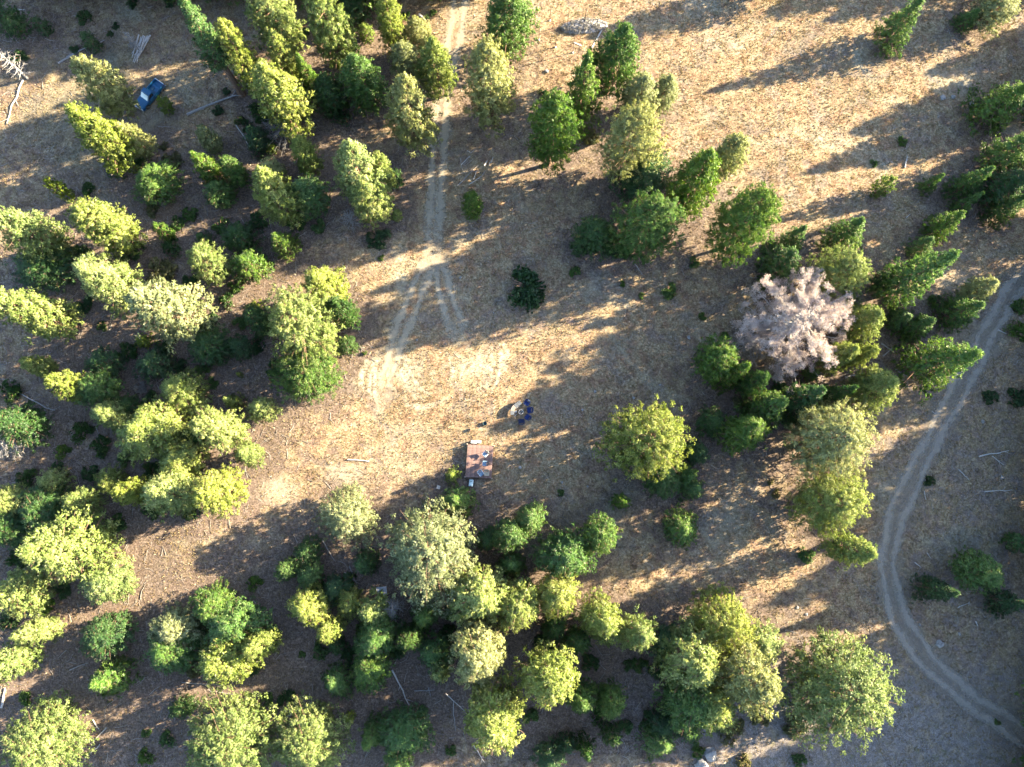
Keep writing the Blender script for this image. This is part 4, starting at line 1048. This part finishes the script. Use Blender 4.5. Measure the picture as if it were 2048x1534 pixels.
for a_, b_, lb_ in (((1147, 86), (1163, 93), 'pale plank lying in the garden plot below the brush heap'), ((1206, 56), (1183, 98), 'long pale plank leaning beside the tallest garden pine')):
    p0, p1 = gpz(*a_), gpz(*b_); mid = (p0 + p1) / 2
    b = MB(); b.box((0, 0, 0.05), ((p1 - p0).length, 0.22, 0.05)); o = b.build('plank', M['palewood']); o.name = 'loose_plank'
    o.location = mid; o.rotation_euler = (0, 0, math.atan2(p1.y - p0.y, p1.x - p0.x))
    tag(o, lb_, 'plank')
# ------------------------------------------------------------------ dry grass and twig litter (nobody could count them)
rg = np.random.default_rng(99)
def in_view(x, y, m=60):
    zc = y * ST + (CAM_H) * CT
    X = 1024 + F_PX * x / zc; Y = 767 - F_PX * (y * CT - CAM_H * ST) / zc
    return (X > -m) & (X < 2048 + m) & (Y > -m) & (Y < 1534 + m)
def road_dist(x, y):
    d = np.full(len(x), 99.0)
    for p, hw in ROADS:
        for k in range(0, len(p), 2):
            d = np.minimum(d, np.hypot(x - p[k, 0], y - p[k, 1]) / hw)
    return d
N = 560000
x = rg.uniform(X0, X1, N); y = rg.uniform(Y0, Y1, N)
k = in_view(x, y); x, y = x[k], y[k]
l_, g_, s_ = region(x, y)
clump = 0.5 + 0.28 * np.sin(x * 1.9 + 1.3 * np.sin(y * 1.3)) + 0.28 * np.sin(y * 2.3 + 1.7 * np.sin(x * 1.1)) + 0.25 * np.sin(x * 0.7 - y * 0.9)
pr_ = np.clip((0.95 - 0.55 * l_ - 0.28 * g_) * (0.35 + 0.65 * clump), 0.06, 1)
k = rg.uniform(size=len(x)) < pr_
x, y, l_, g_ = x[k], y[k], l_[k], g_[k]
rdst = road_dist(x, y)
k = (rdst > 0.95) | (rg.uniform(size=len(x)) < 0.10)
x, y, l_, g_ = x[k], y[k], l_[k], g_[k]
n = len(x); nb = 3
z = hz(x, y)
base = np.stack([x, y, z - 0.01], -1)[:, None] + np.concatenate([rg.normal(size=(n, nb, 2)) * 0.07, np.zeros((n, nb, 1))], -1)
hgt = rg.uniform(0.07, 0.20, (n, nb, 1)) * rg.uniform(0.7, 1.35, (n, 1, 1))
up = np.concatenate([rg.normal(size=(n, nb, 2)) * 0.55, np.ones((n, nb, 1))], -1) * hgt
ang = rg.uniform(0, 6.28, (n, nb))
sd = np.stack([np.cos(ang), np.sin(ang), np.zeros_like(ang)], -1) * rg.uniform(0.03, 0.065, (n, nb, 1))
V = np.stack([base - sd, base + sd, base + up], 2).reshape(-1, 3)
low = 0.5 + 0.2 * np.sin(x * 0.35 + 2 * np.sin(y * 0.21)) + 0.15 * np.sin(y * 0.5 + x * 0.13)
tone = np.clip(low[:, None] - 0.25 * l_[:, None] - 0.1 * g_[:, None] + rg.normal(size=(n, nb)) * 0.22, 0, 1)
gr = obj('dry_grass', mesh_np('dry_grass', V, np.arange(len(V)).reshape(-1, 3), 3, {'tone': np.repeat(tone.ravel(), 3)}), M['straw'])
tag(gr, 'short dry straw-coloured grass tufts covering the open ground', 'grass', kind='stuff')

def litter(name, n0, lab, mat, lmin, lmax, r0, wfun):
    x = rg.uniform(X0, X1, n0); y = rg.uniform(Y0, Y1, n0)
    k = in_view(x, y); x, y = x[k], y[k]
    l_, g_, s_ = region(x, y)
    k = (rg.uniform(size=len(x)) < wfun(x, y, l_, g_)) & (road_dist(x, y) > 1.0)
    x, y = x[k], y[k]; n = len(x)
    a = rg.uniform(0, 6.28, n); L = lmin + (lmax - lmin) * rg.uniform(size=n)**2.5
    d = np.stack([np.cos(a), np.sin(a), rg.normal(size=n) * 0.06], -1); s = np.stack([-np.sin(a), np.cos(a), np.zeros(n)], -1)
    c = np.stack([x, y, hz(x, y) + 0.05], -1); w = r0 * (0.5 + L / lmax)[:, None]
    u = np.array([0, 0, 1.0])
    bend = s * (rg.normal(size=(n, 1)) * 0.10 * L[:, None])
    A, B, Cc = c - d * L[:, None] / 2, c + bend, c + d * L[:, None] / 2
    V = np.stack([A - s * w, A + s * w, A + u * w * 1.6, B - s * w * .8, B + s * w * .8, B + u * w * 1.3, Cc - s * w * .35, Cc + s * w * .35, Cc + u * w * .6], 1).reshape(-1, 3)
    f = np.array([(0, 3, 5), (0, 5, 2), (1, 2, 5), (1, 5, 4), (3, 6, 8), (3, 8, 5), (4, 5, 8), (4, 8, 7)])
    Fc = (f[None] + 9 * np.arange(n)[:, None, None]).reshape(-1, 3)
    tone = np.repeat(rg.uniform(0, 1, n), 9)
    o = obj(name, mesh_np(name, V, Fc, 3, {'tone': tone}), mat)
    return tag(o, lab, 'litter', kind='stuff')
litter('twig_litter', 42000, 'grey twigs and small sticks strewn over the forest floor', M['greytwig'], 0.2, 1.9, 0.020,
       lambda x, y, l, g: np.clip(0.012 + 0.5 * l**1.5 + 0.2 * g + 0.25 / (1 + np.exp((x + 45) / 6)), 0, 1))
litter('pale_stick_litter', 3500, 'pale bleached sticks strewn among the trees and by the road', M['greytwig'], 0.3, 2.2, 0.03,
       lambda x, y, l, g: np.clip(0.002 + 0.35 * l**1.5 + 0.3 * g, 0, 1))
# small stones
n = 5000
x = rg.uniform(X0, X1, n); y = rg.uniform(Y0, Y1, n)
k = in_view(x, y); x, y = x[k], y[k]; l_, g_, s_ = region(x, y)
k = rg.uniform(size=len(x)) < 0.05 + 0.7 * g_; x, y = x[k], y[k]; n = len(x)
r = rg.uniform(0.04, 0.13, n)[:, None] * np.array([1, 1, 1])
oct_ = np.array([(1, 0, 0), (0, 1, 0), (-1, 0, 0), (0, -1, 0), (0, 0, .8), (0, 0, -.3)])
V = (np.stack([x, y, hz(x, y)], -1)[:, None] + oct_[None] * r[:, None] * rg.uniform(0.6, 1.3, (n, 6, 1))).reshape(-1, 3)
f = np.array([(0, 1, 4), (1, 2, 4), (2, 3, 4), (3, 0, 4), (1, 0, 5), (2, 1, 5), (3, 2, 5), (0, 3, 5)])
sto = obj('gravel', mesh_np('gravel', V, (f[None] + 6 * np.arange(n)[:, None, None]).reshape(-1, 3), 3), M['rock'])
tag(sto, 'small pale stones scattered over the ground', 'gravel', kind='stuff')
# ------------------------------------------------------------------ labels: which one it is, by its look and its nearest landmark
LM = [('the wooden deck', 959, 922), ('the ring of blue chairs', 1042, 824), ('the blue pickup', 300, 190), ('the pinkish leafless tree', 1590, 645), ('the dark round bush', 1060, 575),
      ('the track fork', 866, 505), ('the fanned pole pile', 283, 98), ('the heap of cut branches', 945, 340), ('the garden stakes', 1115, 75), ('the broadest roadside pine', 1690, 1387),
      ('the weathered pallet', 764, 1182), ('the large boulder', 1420, 1510), ('the broad lone meadow pine', 1300, 880), ('the turning circle ruts', 880, 745), ('the road bend', 1780, 1150),
      ('the whitish lone pole', 717, 920), ('the photo\'s top left corner', 0, 0), ('the photo\'s top right corner', 2048, 0), ('the photo\'s bottom left corner', 0, 1534), ('the photo\'s bottom right corner', 2048, 1534),
      ('the left photo edge middle', 0, 767), ('the right photo edge middle', 2048, 767), ('the bottom photo edge middle', 1024, 1534), ('the whitish lone log', 1812, 322), ('the long thick grey log', 424, 210), ('the left photo edge, a third down', 0, 512), ('the left photo edge, two thirds down', 0, 1023), ('the top photo edge, a quarter along', 512, 0), ('the small conifer by the track', 944, 408),
      ('the bottom photo edge, a quarter along', 512, 1534), ('the right photo edge, a third down', 2048, 512)]
ORD = ['nearest to', 'second nearest to', 'third nearest to', 'fourth nearest to', 'fifth nearest to', 'sixth nearest to', 'seventh nearest to', 'eighth nearest to', 'ninth nearest to', 'tenth nearest to',
       'eleventh nearest to', 'twelfth nearest to', 'thirteenth nearest to', 'fourteenth nearest to', 'fifteenth nearest to', 'sixteenth nearest to', 'seventeenth nearest to', 'eighteenth nearest to', 'nineteenth nearest to', 'twentieth nearest to', 'twenty-first nearest to', 'twenty-second nearest to', 'twenty-third nearest to', 'twenty-fourth nearest to', 'twenty-fifth nearest to']
OWN = {(1690, 1380): 'broadest pine of all, round yellow-green crown inside the road bend', (1300, 880): 'broad lone round pine in the meadow beside the blue chairs',
       (862, 1105): 'very broad sunlit yellow-green pine just below the wooden deck', (1060, 575): 'large dark round bush alone in the middle of the clearing',
       (944, 408): 'small green conifer alone in the meadow just right of the grass track', (758, 478): 'round dark green bush alone just left of the track fork',
       (912, 1002): 'green pine touching the lower left corner of the wooden deck', (904, 950): 'lime-yellow sapling at the left edge of the wooden deck',
       (405, 68): 'very slender leaning pine with a bare lower trunk near the pole pile', (1367, 1058): 'single compact green pine in the sunny lower meadow'}
buckets = {}
for o, noun, cat, X, Y, g in RECORD:
    if noun is None: continue
    o['category'] = cat; o['group'] = g
    own = next((v for (a, b), v in OWN.items() if abs(a - X) < 1 and abs(b - Y) < 1), None)
    if noun.startswith('very broad leafless'): own = 'very broad leafless pinkish-white tree among the green pines'
    if noun in ('long whitish pole lying alone', 'large grey boulder', 'short whitish log lying alone', 'long thick grey log'):
        own = {'long whitish pole lying alone': 'long whitish pole lying alone in the meadow left of the deck', 'large grey boulder': 'large grey boulder among bushes near the bottom edge',
               'short whitish log lying alone': 'short whitish log lying alone in the upper right meadow', 'long thick grey log': 'long thick grey log lying among the trees below the blue pickup'}[noun]
    if noun.startswith('tall pine beyond'): o['label'] = 'tall pine standing at or just beyond the edge of the photo'; continue
    if own: o['label'] = own; continue
    d = sorted((math.hypot(X - a, (Y - b)), n) for n, a, b in LM)
    buckets.setdefault((noun, d[0][1]), []).append((d[0][0], o))
for (noun, lm), lst in buckets.items():
    lst.sort(key=lambda q: q[0])
    for i, (_, o) in enumerate(lst):
        if len(lst) == 1: o['label'] = f'{noun}, the one near {lm}'
        else: o['label'] = f'{noun}, {ORD[min(i, len(ORD) - 1)]} {lm}'
    # the rest of a long bucket cannot happen: ORD covers every bucket
